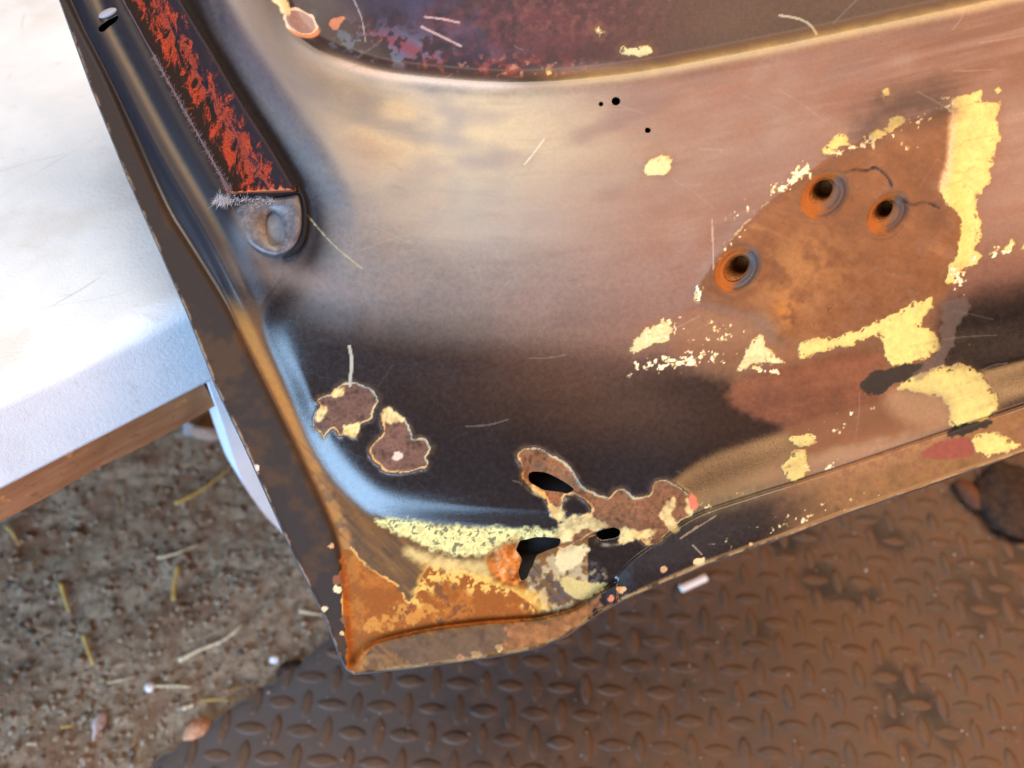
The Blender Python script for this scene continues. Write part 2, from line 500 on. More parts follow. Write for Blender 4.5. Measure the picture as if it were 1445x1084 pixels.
H3 = [(734, 763), (750, 759), (770, 757), (792, 761), (787, 770), (771, 777), (758, 783), (750, 798), (743, 815), (736, 820), (732, 806), (736, 790), (729, 776)]
D3 = [(689, 792), (696, 777), (712, 768), (727, 764), (742, 770), (748, 785), (742, 804), (737, 822), (722, 826), (706, 820), (694, 808)]
SLOT = [(139, 40), (150, 30), (160, 25), (167, 22), (165, 29), (155, 37), (147, 44), (141, 45)]
DOTS = [(869, 143, 6), (848, 147, 3.2), (914, 184, 4)]

def edgy(P, amp, step, seed):
    """resample a closed outline and roughen it"""
    P = np.asarray(P, float); out = []
    for i in range(len(P)):
        a, b = P[i], P[(i + 1) % len(P)]
        n = max(1, int(np.hypot(*(b - a)) / step))
        for k in range(n): out.append(a + (b - a) * k / n)
    out = np.array(out)
    d = np.roll(out, -1, 0) - np.roll(out, 1, 0)
    nrm = np.stack([d[:, 1], -d[:, 0]], -1) / (np.hypot(d[:, 0], d[:, 1])[:, None] + 1e-6)
    nz = fbm(out[:, 0], out[:, 1], 14, seed, 4)
    return out + nrm * (nz * amp)[:, None]

STEP = 1.6
def build_door():
    corner = door_pt(490.0, 945.0, 0.0)
    root = empty('car_door', tuple(corner))
    tag(root, 'rusty black car door corner with worn paint, three threaded holes and yellow primer patches', 'car door')
    xs = np.unique(np.round(np.concatenate([np.arange(-60, -8, 8), np.arange(-8, 1460, STEP), np.arange(1460, 1708, 8)]), 3))
    ys = np.unique(np.round(np.concatenate([np.arange(-328, -8, 8), np.arange(-8, 962, STEP)]), 3))
    X, Y = np.meshgrid(xs.astype(np.float32), ys.astype(np.float32))
    nx, ny = len(xs), len(ys)
    outline = edgy(OUT, 1.3, 9, 2)
    # cells wholly inside outline and outside holes
    cxm = (X[:-1, :-1] + X[1:, 1:]) / 2; cym = (Y[:-1, :-1] + Y[1:, 1:]) / 2
    keep = inside(cxm, cym, outline)
    holes = [catmull(edgy(h, 2.0, 6, 3), 2, True) for h in (H1, H2, H3)] + [catmull(SLOT, 2, True)]
    for (hx, hy, a, b) in HOLES:
        th = np.linspace(0, 2 * math.pi, 40, endpoint=False)
        c, s_ = math.cos(math.radians(-48)), math.sin(math.radians(-48))
        holes.append(np.stack([hx + a * np.cos(th) * c - b * np.sin(th) * s_, hy + a * np.cos(th) * s_ + b * np.sin(th) * c], -1))
    for (hx, hy, r) in DOTS:
        th = np.linspace(0, 2 * math.pi, 16, endpoint=False)
        holes.append(np.stack([hx + r * np.cos(th), hy + r * np.sin(th) * .95], -1))
    for h in holes:
        x0, y0 = h.min(0) - 4; x1, y1 = h.max(0) + 4
        m = (cxm > x0) & (cxm < x1) & (cym > y0) & (cym < y1)
        idx = np.where(m)
        ins = inside(cxm[idx], cym[idx], h)
        keep[idx] &= ~ins
    Q = quad_grid(nx, ny)[keep.ravel()]
    cnt = np.bincount(Q.ravel(), minlength=nx * ny)
    used = np.where(cnt > 0)[0]
    remap = np.full(nx * ny, -1, np.int64); remap[used] = np.arange(len(used))
    Q = remap[Q]
    x = X.ravel()[used].copy(); y = Y.ravel()[used].copy(); bnd = cnt[used] < 4
    # snap boundary vertices to the true curves
    bi = np.where(bnd)[0]
    bx, by = x[bi].astype(float), y[bi].astype(float)
    best = np.full(len(bi), 1e9); fx = bx.copy(); fy = by.copy()
    for poly in [outline] + holes:
        n = len(poly)
        for i in range(n):
            a = poly[i]; d = poly[(i + 1) % n] - a; L = d @ d + 1e-9
            t = np.clip(((bx - a[0]) * d[0] + (by - a[1]) * d[1]) / L, 0, 1)
            qx = a[0] + t * d[0]; qy = a[1] + t * d[1]
            q = (bx - qx) ** 2 + (by - qy) ** 2
            m = q < best
            best[m] = q[m]; fx[m] = qx[m]; fy[m] = qy[m]
    ok = best < 16 ** 2
    x[bi[ok]] = fx[ok]; y[bi[ok]] = fy[ok]
    # ---------------- relief
    dB = -sdist(x, y, CB); dR = sdist(x, y, RG); dG = -sdist(x, y, GRV); dL2 = -sdist(x, y, L2)
    dS, _ = seg_dist(x, y, SEAM); sS = -sdist(x, y, SEAM)
    dLp, _ = seg_dist(x, y, LIP); sL = -sdist(x, y, LIP)
    dO, _ = seg_dist(x, y, np.array(OUT[:27], float))
    up_l = sm(y, 470, 330)                                   # upper-left stretch by the channel
    low_r = sm(x, 820, 1020) * sm(y, 420, 560)               # lower-right hem stretch
    w = np.zeros(len(x), np.float32)
    wid = 36 + 48 * low_r + 42 * up_l
    rise = sm(dB + 4, 0, wid)
    # soften the turn where the cove swings round the end of the channel
    G = np.zeros(nx * ny, np.float32); G[used] = rise; G = G.reshape(ny, nx)
    for rad in (8, 8, 6):
        for axn in (0, 1):
            c_s = np.cumsum(np.pad(G, [(rad + 1, rad) if a_ == axn else (0, 0) for a_ in (0, 1)], mode='edge'), axis=axn, dtype=np.float64)
            n_ = G.shape[axn]; hi = np.take(c_s, np.arange(2 * rad + 1, 2 * rad + 1 + n_), axn); lo = np.take(c_s, np.arange(0, n_), axn)
            G = ((hi - lo) / (2 * rad + 1)).astype(np.float32)
    bl = np.exp(-(((x - 410) / 95) ** 2 + ((y - 430) / 105) ** 2) ** 2) * sm(x - y * .45, 150, 185)
    bl = np.maximum(bl, np.exp(-(((x - 530) / 150) ** 2 + ((y - 665) / 80) ** 2) ** 2))
    rise = rise * (1 - bl) + G.ravel()[used] * bl
    panel = (14 + 15 * low_r + 14 * up_l) * rise
    # the panel falls away from the crest towards the upper moulding
    fall = np.clip(1 - dR / 395, 0, 1) ** 1.3
    panel -= 84 * fall * sm(dB, 20, 230)
    panel += 6 * np.exp(-(dR / 14) ** 2) * sm(x, 380, 480)
    panel -= 20 * sm(-dR, 3, 22)
    panel += 0.20 * np.clip(-dR - 14, 0, 400)
    panel += 3.0 * fbm(x, y, 260, 3, 2) * sm(dB, 20, 120)
    panel += 0.8 * fbm(x, y, 60, 5, 2) * sm(dB, 20, 120)
    w += panel * sm(dB, -8, 0)
    # left roll with its ridge and groove
    l_f = sm(y, 560, 400)
    roll = 3 * np.exp(-(dL2 / 6) ** 2) - 4 * np.exp(-((dL2 - 22) / 8) ** 2) + 4 * np.exp(-((dL2 - 46) / 13) ** 2)
    w += l_f * sm(dL2, -12, 6) * 9 + up_l * roll * (dB < 20)
    w += 4 * np.exp(-(((x - 345) / 24) ** 2 + ((y - 318) / 26) ** 2))
    w -= 6 * np.exp(-((dG - 4) / 9) ** 2) * (0.5 + 0.5 * up_l) * sm(y, 960, 900)
    w += 4 * sm(-dG, 0, 10)                                   # outer flange stands a little proud
    w += 2.0 * sm(x, 700, 400) * (1 - sm(dB, -30, 0)) * sm(y, 500, 600) * np.clip(dG / 40, 0, 1)
    # lower lip folded over the gusset
    hem = sm(-sL, -1.5, 4) * (y > 800) * (x < 872) * (dG > 4)
    w += 9 * hem * sm(dO, -1, 4) + 1.2 * np.exp(-(dO / 3) ** 2)
    w -= 7 * np.exp(-(np.clip(sL, 0, 99) / 6) ** 2) * (sL > 0) * (x < 872) * (y > 790) * (dLp < 40)
    hem2 = sm(-sS, -1, 4) * sm(x, 850, 900)
    w += 5 * hem2
    w -= 4.5 * np.exp(-(dS / 1.8) ** 2) * sm(x, 900, 960)
    w -= 3.0 * sm(dO, 7, 0) * sm(x, 830, 860)
    # hinge plate zone: gently raised, three countersinks
    plate_poly = [(985, 412), (1000, 380), (1040, 330), (1090, 280), (1140, 245), (1200, 205), (1260, 182), (1310, 165), (1345, 165), (1350, 260), (1358, 350), (1335, 400), (1250, 455), (1180, 478), (1110, 490), (1070, 450), (1010, 432)]
    sP = psdf(x, y, plate_poly, 60)
    w += 5 * sm(sP, -14, 12)
    w += 3.5 * np.exp(-((y - 492 + (x - 1180) * 0.32) / 22) ** 2) * sm(x, 1050, 1110) * sm(x, 1340, 1260)
    ca, sa = math.cos(math.radians(-48)), math.sin(math.radians(-48))
    dmin = np.full(len(x), 9.0, np.float32); dang = np.zeros(len(x), np.float32)
    for (hx, hy, a, b) in DIMP:
        ux = (x - hx) * ca + (y - hy) * sa; uy = -(x - hx) * sa + (y - hy) * ca
        e = np.sqrt((ux / a) ** 2 + (uy / b) ** 2)
        dmin = np.minimum(dmin, e)
        w += -16 * sm(e, 1.12, 0.45) + 0.9 * np.exp(-((e - 1.15) / 0.10) ** 2) - 2.5 * (np.exp(-((e - .80) / 0.05) ** 2))
    # crack lines by the holes
    CR = [catmull([(1192, 244), (1205, 240), (1222, 241), (1236, 237), (1252, 250), (1258, 262)], 3), catmull([(1275, 283), (1287, 290), (1300, 287), (1312, 288), (1325, 294)], 3)]
    dcr = np.full(len(x), 99., np.float32)
    m = (x > 1150) & (x < 1360) & (y > 200) & (y < 340)
    for c in CR: dcr[m] = np.minimum(dcr[m], seg_dist(x[m], y[m], c)[0])
    dcr = dcr + 1.6 * fbm(x, y, 7, 6, 3) + 0.6
    w -= 3 * np.exp(-(dcr / 1.8) ** 2)
    # dent crease in the panel and wrinkle fan near the chips
    n_e = fbm(x, y, 18, 1, 3)
    CRE = catmull([(725, 258), (742, 232), (765, 200), (782, 180), (810, 165)], 4)
    dce, _ = seg_dist(x, y, CRE)
    dce = dce + 3 * n_e
    w += (0.55 * np.exp(-(dce / 4) ** 2) - 0.5 * np.exp(-((dce - 11) / 6) ** 2)) * sm(np.hypot(x - 765, y - 210), 75, 25)
    # torn, pushed-in metal at the rust holes
    for h, dep in ((H1, 7), (H2, 5), (H3, 9)):
        sd = psdf(x, y, h, 30)
        w -= dep * sm(sd, -16, 2) * (0.7 + 0.5 * fbm(x, y, 12, 4, 2))
    s3 = psdf(x, y, D3, 30)
    d3 = sm(s3 + 2 * fbm(x, y, 8, 1, 3), -3, 6)
    w -= d3 * (9 - 7 * fbm(x, y, 16, 2, 3) - 3.5 * fbm(x, y, 6, 6, 3) + 5 * sm(x, 715, 740))
    # ---------------- wear and painted-in reflections: colour and roughness
    n8 = fbm(x, y, 8, 1, 3); n20 = fbm(x, y, 20, 2, 4); n60 = fbm(x, y, 60, 4, 4); n3 = fbm(x, y, 4, 6, 2); n150 = fbm(x, y, 150, 5, 3)
    th_r = np.clip(dR, -80, 900)
    streak = fbm(x / 9 + th_r * 0.05, th_r, 7, 2, 4)          # along the moulding
    streak2 = fbm(x / 22, th_r + x * 0.02, 16, 6, 4)
    col = np.empty((len(x), 3), np.float32); col[:] = (0.014, 0.009, 0.008)
    rough = np.full(len(x), 0.25, np.float32)
    def lay(m, c, r=None):
        m = np.clip(m, 0, 1)[:, None]
        c = np.asarray(c, np.float32)
        col[:] = col * (1 - m) + c * m
        if r is not None: rough[:] = rough * (1 - m[:, 0]) + np.asarray(r) * m[:, 0]
    def blob(cx, cy, rx, ry, ang=0, pw=1.0):
        a = math.radians(ang); ca_, sa_ = math.cos(a), math.sin(a)
        ux = (x - cx) * ca_ + (y - cy) * sa_; uy = -(x - cx) * sa_ + (y - cy) * ca_
        return np.exp(-((ux / rx) ** 2 + (uy / ry) ** 2) ** pw)
    def patch(P, amp=2.5, soft=1.1, nz=None):
        sd = psdf(x, y, P, 40)
        return sd + amp * (n8 if nz is None else nz) + 0.8 * n3, soft
    def pm(P, amp=2.5, soft=1.1, nz=None):
        sd, s = patch(P, amp, soft, nz)
        return sm(sd, -s, s)
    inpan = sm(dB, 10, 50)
    # rubbed-through, oxidised paint: chalky beige middle with its bright reflection painted in, mauve-brown to the right
    rub_sheen = inpan * sm(dR, -6, 10)
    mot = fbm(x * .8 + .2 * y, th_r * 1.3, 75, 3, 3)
    lay(rub_sheen * 0.85 * sm(dR, 400, 270) * sm(x, 330, 520) * (0.9 + 0.12 * streak2), (0.20, 0.185, 0.168), 0.40)
    lay(rub_sheen * 0.9 * sm(x, 640, 980) * sm(dR, 450, 350) * (0.9 + 0.15 * streak2), (0.195, 0.076, 0.040), 0.55)
    lay(rub_sheen * 0.75 * sm(x, 1050, 1400) * sm(dR, 240, 60) * sm(streak2, -.6, .5), (0.115, 0.040, 0.019), 0.6)
    lay(rub_sheen * 0.75 * blob(640, 180, 210, 70, 5) * sm(mot, -.7, .2), (0.43, 0.35, 0.185), 0.45)
    lay(rub_sheen * 0.5 * sm(dR, 400, 300) * sm(mot, -.15, .7), (0.20, 0.125, 0.095), 0.46)
    lay(rub_sheen * 0.5 * sm(dR, 420, 300) * sm(-mot, -.1, .7) * sm(x, 560, 800), (0.105, 0.050, 0.040), 0.44)
    lay(rub_sheen * 0.45 * sm(dR, 420, 300) * sm(-mot, -.1, .7) * sm(x, 800, 560), (0.085, 0.080, 0.090), 0.38)
    lay(rub_sheen * 0.16 * sm(streak, 0.0, 0.7) * sm(dR, 380, 280), (0.26, 0.16, 0.11), 0.45)
    lay(rub_sheen * 0.16 * sm(-streak, 0.1, 0.7) * sm(dR, 400, 280), (0.07, 0.045, 0.038), 0.4)
    lay(rub_sheen * 0.5 * blob(760, 430, 190, 60, 8) * (.8 + .2 * streak2), (0.17, 0.10, 0.075), 0.45)
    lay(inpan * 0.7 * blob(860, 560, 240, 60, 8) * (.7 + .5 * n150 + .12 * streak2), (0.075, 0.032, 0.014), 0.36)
    lay(inpan * 0.75 * blob(385, 130, 62, 190, -28), (0.060, 0.050, 0.066), 0.5)  # bluish sheen beside the channel, put into the colour
    # lower-right rubbed hem: tan and red-brown
    lay(0.8 * blob(1230, 640, 160, 26, -18) * (.75 + .35 * streak2), (0.33, 0.175, 0.095), 0.55)
    lay(0.7 * blob(1030, 705, 90, 15, -18) * (0.6 + .4 * sm(n8, -.4, .4)), (0.20, 0.13, 0.055), 0.45)  # tan-gold paint, with the band's warm reflection put into the colour
    lay(0.85 * sm(-sS, -2, 3) * sm(x, 1060, 1180) * (0.75 + .4 * n20), (0.27, 0.125, 0.042), 0.6)
    lay(0.6 * sm(-sS, -2, 3) * sm(x, 1060, 1160) * sm(n20 - .3 * n8, .1, .5), (0.15, 0.06, 0.035), 0.6)
    # upper recess: mottled dark red and bluish paint
    rec = sm(-dR, 6, 18)
    lay(rec * 0.95, (0.018, 0.010, 0.016), 0.5)
    lay(rec * 0.85 * sm(x, 560, 900), (0.070, 0.030, 0.024), 0.55)
    lay(rec * 0.8 * sm(x, 820, 1050), (0.085, 0.050, 0.030), 0.55)
    lay(rec * 0.7 * blob(700, 40, 130, 40, 0) * sm(n20, -.5, .4), (0.13, 0.034, 0.036), 0.55)
    lay(rec * 0.5 * blob(800, 20, 140, 40, 0) * sm(n8, -.3, .5), (0.17, 0.065, 0.045), 0.6)
    lay(rec * 0.95 * blob(720, 97, 120, 14, 2) * sm(n20 + .6 * n8, -.35, .15), (0.20, 0.036, 0.020), 0.6)
    lay(rec * 0.8 * blob(740, 99, 110, 14, 3) * sm(n8 + .5 * n3, .2, .45), (0.42, 0.19, 0.11), 0.6)
    lay(rec * 0.8 * blob(550, 70, 110, 28, 12) * sm(n20 + .35 * n8, -.02, .2), (0.085, 0.135, 0.22), 0.5)
    lay(rec * 0.5 * blob(620, 20, 110, 40, 12) * sm(n60, -.2, .4), (0.045, 0.045, 0.085), 0.5)
    lay(rec * 0.85 * blob(575, 68, 60, 12, 25) * sm(n20 + n8, -.05, .2), (0.17, 0.024, 0.022), 0.55)
    lay(rec * 0.8 * blob(850, 100, 80, 9, -2), (0.16, 0.13, 0.115), 0.5)
    lay(0.85 * np.exp(-((dR + 3) / 9) ** 2) * sm(x, 720, 860) * (.8 + .3 * n20), (0.36, 0.235, 0.085), 0.45)  # gold highlight painted along the moulding ridge
    lay(0.6 * np.exp(-((dR - 1) / 7) ** 2) * sm(x, 440, 500) * sm(x, 760, 680), (0.50, 0.42, 0.38), 0.4)  # pinkish-white ridge highlight, also painted into the colour
    # outer flange and groove on the left
    fl = 1 - sm(dG, -6, 2)
    fl_left = fl * (x < 505)
    lay(fl_left * 0.9, (0.024, 0.014, 0.009), 0.8)
    lay(fl_left * 0.8 * sm(n60 + .4 * n20, .0, .5) * sm(y, 200, 420), (0.055, 0.027, 0.012), 0.85)
    gus = sm(dG, -3, 6) * (1 - sm(dB, -10, 8)) * sm(y, 400, 470) * (x < 830)
    lay(gus * 0.9, (0.11, 0.048, 0.010), 0.7)
    lay(gus * 0.9 * sm(np.abs(dG - 9) + 2.5 * n20, 15, 3) * sm(y, 380, 450), (0.30, 0.115, 0.014), 0.65)
    lay(gus * sm(n20 + .5 * n8, .05, .5) * .7 * sm(y, 620, 720), (0.055, 0.028, 0.008), 0.6)
    lay(0.9 * up_l * (1 - sm(dB, 0, 25)) * sm(dL2, -30, -15), (0.012, 0.008, 0.011), 0.55)
    gst = fbm((x + y) / 12, (x - y) * .9, 7, 4, 4)
    lay(gus * .6 * sm(gst, .05, .5) * sm(y, 560, 680), (0.16, 0.075, 0.016), 0.6)
    lay(gus * .6 * sm(-gst, .05, .5) * sm(y, 560, 680), (0.035, 0.018, 0.006), 0.6)
    lay(.9 * blob(378, 322, 46, 42, 0, 2) * (.8 + .3 * n20), (0.135, 0.135, 0.145), 0.42)
    lay(.75 * blob(430, 395, 80, 20, 15) * (.8 + .3 * n20), (0.17, 0.125, 0.11), 0.45)  # beige-pink reflection below the channel end, painted in
    # golden line in the left roll
    lay(0.7 * up_l * np.exp(-((dL2 - 22) / 5) ** 2) * sm(y, 420, 250), (0.16, 0.10, 0.05), 0.5)
    # corner rust
    RUST1 = [(480, 782), (488, 776), (497, 777), (508, 792), (528, 808), (546, 820), (558, 826), (566, 838), (574, 852), (584, 848), (590, 832), (598, 806), (612, 797), (640, 805), (668, 815), (690, 823), (720, 832), (744, 848), (760, 862), (752, 872), (720, 877), (660, 882), (600, 890), (560, 898), (530, 910), (514, 926), (506, 945), (496, 949), (488, 940), (487, 900), (484, 840)]
    YO = [(596, 798), (610, 794), (640, 798), (668, 808), (690, 815), (712, 826), (735, 830), (765, 838), (775, 858), (760, 866), (735, 850), (700, 838), (668, 836), (640, 822), (616, 818), (606, 836), (598, 846), (586, 850)]
    lay(sm(psdf(x, y, YO, 40) + 9 * n20 + 5 * n8, -8, 7), (0.46, 0.25, 0.045), 0.65)
    cr = psdf(x, y, RUST1, 40) + 3 * n8 + 2 * n20
    lay(sm(cr, -3.2, -1.8) * sm(n20 + .4 * n8, -.25, .3) * sm(y, 890, 850), (0.50, 0.26, 0.06), 0.6)
    lay(sm(cr, -0.8, 0.8), (0.20, 0.055, 0.005), 0.85)
    lay(sm(cr, 0, 2) * sm(n20 + .4 * n3, -.1, .5), (0.29, 0.090, 0.010), 0.85)
    lay(sm(cr, 0, 2) * sm(n20 - .4 * n8, .3, .5) * sm(x, 530, 570), (0.13, 0.045, 0.012), 0.85)
    VE = psdf(x, y, [(540, 868), (562, 855), (580, 858), (600, 850), (625, 862), (600, 868), (590, 880), (570, 878), (550, 888), (520, 890), (512, 880)], 30) + 5 * n8 + 4 * n3
    lay(sm(VE + 8 * n20, -3, 3) * sm(n8 + .5 * n3, -.35, .15) * .85, (0.38, 0.155, 0.020), 0.7)
    lay(sm(psdf(x, y, YO, 40) + 9 * n20 + 5 * n8, -6, 7) * sm(n8 + .5 * n3 + .5 * n20, -.05, .3), (0.52, 0.31, 0.06), 0.65)
    # lime-yellow band under the roll
    YB = [(530, 736), (548, 731), (575, 733), (610, 741), (650, 744), (700, 745), (750, 747), (790, 750), (815, 755), (800, 772), (760, 762), (735, 765), (712, 775), (690, 783), (660, 785), (620, 778), (590, 766), (560, 752)]
    sd = psdf(x, y, YB, 40) + 4 * n8 + 3 * n3
    lay(sm(sd + 3 * n20, -4, 4) * (0.65 + .35 * sm(n3 + .6 * n8, -.4, .1)), (0.56, 0.51, 0.20), 0.6)
    lay(sm(sd, 0, 3) * sm(n8 + .8 * n3, .25, .45), (0.14, 0.12, 0.055), 0.5)
    YB2 = [(575, 772), (610, 785), (650, 793), (690, 788), (700, 800), (690, 812), (640, 803), (600, 797), (572, 782)]
    lay(sm(psdf(x, y, YB2, 40) + 9 * n20 + 4 * n8, -8, 8) * 0.85, (0.48, 0.34, 0.12), 0.65)
    lay(.8 * pm([(742, 822), (755, 800), (775, 785), (800, 780), (820, 790), (845, 800), (850, 815), (830, 840), (800, 860), (772, 868), (755, 855)], 8, 6) * sm(n20 + .6 * n8, -.1, .35), (0.34, 0.27, 0.15), 0.6)
    lay(.7 * pm([(742, 822), (755, 800), (775, 785), (800, 780), (840, 795), (850, 815), (830, 840), (800, 860), (772, 868)], 8, 6) * sm(-n20 - .6 * n8, .1, .4), (0.055, 0.045, 0.048), 0.45)
    lay(d3, np.array((0.40, 0.150, 0.038), np.float32) * (1 + .5 * n8 + .4 * n3)[:, None], 0.75)
    lay(d3 * sm(n8 + .5 * n20, .1, .5), (0.60, 0.33, 0.15), 0.75)
    lay(sm(s3, -9, -1) * (1 - d3) * .5, (0.20, 0.085, 0.025), 0.7)
    lay(pm([(790, 772), (812, 768), (830, 775), (825, 790), (808, 800), (795, 808), (785, 795)], 5, 1.5), (0.46, 0.38, 0.20), 0.6)
    lay(pm([(790, 815), (815, 818), (838, 822), (855, 824), (840, 838), (815, 848), (795, 835)], 6, 1.5) * 0.85, (0.42, 0.33, 0.12), 0.6)
    # chips: brown metal with cream broken paint edge, a real step down
    CHIPS = [
        ([(446, 585), (452, 573), (447, 566), (456, 560), (469, 557), (478, 545), (487, 541), (500, 540), (511, 546), (521, 548), (529, 556), (534, 567), (527, 575), (524, 590), (513, 596), (506, 601), (503, 616), (493, 614), (487, 607), (484, 613), (480, 615), (472, 606), (466, 606), (460, 612), (458, 620), (452, 612), (444, 603)], (0.105, 0.052, 0.034)),
        ([(540, 596), (541, 582), (548, 577), (556, 582), (566, 590), (575, 598), (580, 611), (582, 621), (594, 619), (603, 624), (608, 634), (601, 645), (604, 657), (585, 664), (562, 666), (546, 666), (534, 655), (524, 642), (523, 632), (531, 622), (541, 610)], (0.115, 0.055, 0.036)),
        ([(731, 645), (734, 636), (745, 633), (762, 634), (778, 643), (795, 652), (806, 664), (814, 678), (822, 689), (838, 696), (858, 703), (866, 694), (876, 690), (887, 697), (895, 703), (908, 701), (920, 696), (922, 684), (934, 677), (949, 682), (964, 691), (974, 702), (980, 712), (975, 726), (962, 734), (950, 745), (938, 758), (925, 768), (912, 768), (898, 754), (880, 752), (860, 745), (838, 750), (815, 765), (796, 774), (780, 766), (795, 750), (812, 738), (826, 730), (836, 722), (828, 708), (812, 698), (796, 700), (792, 715), (790, 730), (780, 724), (772, 706), (760, 692), (748, 684), (738, 675), (738, 660)], (0.17, 0.070, 0.028)),
    ]
    for P, c in CHIPS:
        sd = psdf(x, y, P, 40) + 2.2 * n8 + 1.2 * n3
        rimw = np.clip(1.1 + 2.2 * (n20 + .35 * n8), .1, 4)
        lay(sm(sd, -0.9, 0.7), (0.52, 0.36, 0.16), 0.65)
        lay(sm(sd - rimw, -.7, .9), np.asarray(c, np.float32) * (1 + .55 * n8 + .45 * n3 + .4 * n20)[:, None], 0.85)
        lay(sm(sd, 3, 6) * sm(n8 + .6 * n3, .25, .5) * .6, (0.045, 0.022, 0.016), 0.8)
        lay(sm(sd, -9, -1) * (1 - sm(sd, -1, 0)) * .35, (0.10, 0.05, 0.02), 0.5)
        w -= 1.6 * sm(sd, -0.8, 1.2)
        w += 0.8 * np.exp(-((sd + 1.5) / 1.5) ** 2)
    cream = (0.52, 0.37, 0.145); yel = (0.55, 0.42, 0.125); pale = (0.56, 0.45, 0.21)
    for P in ([(541, 594), (540, 580), (548, 576), (558, 583), (570, 592), (562, 597), (550, 598)], [(502, 600), (506, 596), (503, 616), (492, 616), (484, 612), (488, 602)], [(452, 572), (460, 575), (458, 590), (450, 596), (446, 585)], [(470, 556), (480, 545), (488, 548), (486, 557), (478, 562)],
              [(774, 712), (790, 716), (799, 728), (794, 738), (784, 734), (776, 724)], [(752, 684), (762, 692), (772, 702), (766, 704), (754, 694)],
              [(940, 708), (950, 702), (952, 716), (946, 724), (954, 738), (960, 750), (948, 752), (936, 738), (930, 724)],
              [(880, 742), (895, 748), (925, 746), (920, 757), (900, 760), (880, 768), (874, 758)], [(800, 730), (830, 725), (846, 734), (860, 742), (840, 748), (826, 745), (812, 752), (806, 764), (790, 762), (786, 748)],
              [(912, 762), (920, 760), (920, 768), (913, 771)], [(970, 705), (982, 708), (984, 718), (972, 724), (966, 716)]):
        lay(pm(P, 4.5, 2) * (.7 + .3 * sm(n8 + n3, -.4, .2)), np.asarray(cream) * (1 + .2 * n8 + .25 * n20)[:, None], 0.7)
    lay(pm([(973, 698), (981, 700), (985, 712), (980, 721), (973, 715)], 1.5), (0.55, 0.13, 0.06), 0.6)
    lay(sm(6.5 - np.hypot((x - 560) * .85, y - 643) + 2.2 * n3 + 2 * n8, -1, 1.5) * .85, (0.55, 0.43, 0.32), 0.6)
    for c0 in ([(493, 489), (496, 505), (496, 520), (494, 535), (494, 544)],):
        d, _ = seg_dist(x, y, catmull(c0, 3)); lay(sm(2.2 - d, -.6, .6) * .8, (0.36, 0.33, 0.25), 0.6)
    # hinge plate: bare rusted steel with yellow primer left around it
    PR = [(983, 425), (985, 405), (1000, 380), (1022, 350), (1045, 325), (1075, 295), (1105, 268), (1140, 243), (1165, 225), (1190, 208), (1230, 192), (1262, 178), (1300, 165), (1340, 158), (1350, 200), (1345, 270), (1365, 330), (1350, 395), (1325, 425), (1285, 448), (1240, 462), (1190, 478), (1130, 505), (1090, 500), (1075, 478), (1066, 450), (1040, 440), (1000, 432)]
    sp = psdf(x, y, PR, 60) + 4 * n20 + 2 * n3
    rustc = np.array((0.158, 0.056, 0.018), np.float32) * (1 + .18 * n20 + .12 * n8 + .25 * n60)[:, None]
    lay(sm(sp, -3, 3), rustc, 0.62)
    pst = fbm((x + .35 * y) / 7, (y - .35 * x), 9, 5, 4)
    lay(sm(sp, 2, 8) * .55 * sm(pst * .6 + .7 * n60, .05, .8), (0.27, 0.115, 0.042), 0.6)
    lay(sm(sp, 2, 8) * .55 * sm(-pst * .6 - .7 * n60, .05, .8), (0.10, 0.036, 0.017), 0.66)
    lay(sm(sp, 2, 8) * .35 * sm(n20 + .5 * n3, .25, .6), (0.15, 0.075, 0.048), 0.6)
    lay(sm(sp, 1, 4) * .6 * sm(vn(x / 3, y / 3, 4), .90, .97) * sm(n60, -.3, .3), (0.05, 0.022, 0.012), 0.7)
    lay(0.55 * sm(psdf(x, y, [(1000, 425), (1070, 440), (1085, 480), (1240, 470), (1330, 420), (1300, 520), (1180, 560), (1060, 540), (960, 510), (960, 470)], 60) + 10 * n20, -20, 14), (0.20, 0.085, 0.035), 0.6)
    lay(sm(sp, 4, 14) * blob(1130, 390, 70, 50, -30) * .8 * sm(n20, -.4, .4), (0.30, 0.125, 0.035), 0.75)
    lay(sm(sp, 4, 14) * blob(1110, 435, 16, 26, 0) * .9 * sm(n8, -.5, .3), (0.36, 0.13, 0.025), 0.8)
    lay(sm(sp, 2, 8) * blob(1210, 200, 130, 20, -20) * .5, (0.10, 0.050, 0.025), 0.7)
    # red-brown stain below the plate
    RB = [(1030, 560), (1060, 525), (1095, 510), (1135, 505), (1200, 492), (1245, 500), (1258, 520), (1290, 530), (1262, 550), (1300, 575), (1330, 590), (1280, 612), (1200, 625), (1140, 640), (1115, 612), (1070, 590)]
    lay(0.88 * sm(psdf(x, y, RB, 60) + 9 * n20, -9, 8), np.array((0.140, 0.046, 0.020), np.float32) * (1 + .25 * n20 + .3 * streak2)[:, None], 0.5)
    lay(0.6 * sm(sd * 0 + psdf(x, y, [(1040, 450), (1080, 440), (1085, 480), (1060, 490), (1000, 480), (960, 470), (985, 440)], 60) + 8 * n20, -14, 8), (0.20, 0.10, 0.05), 0.55)
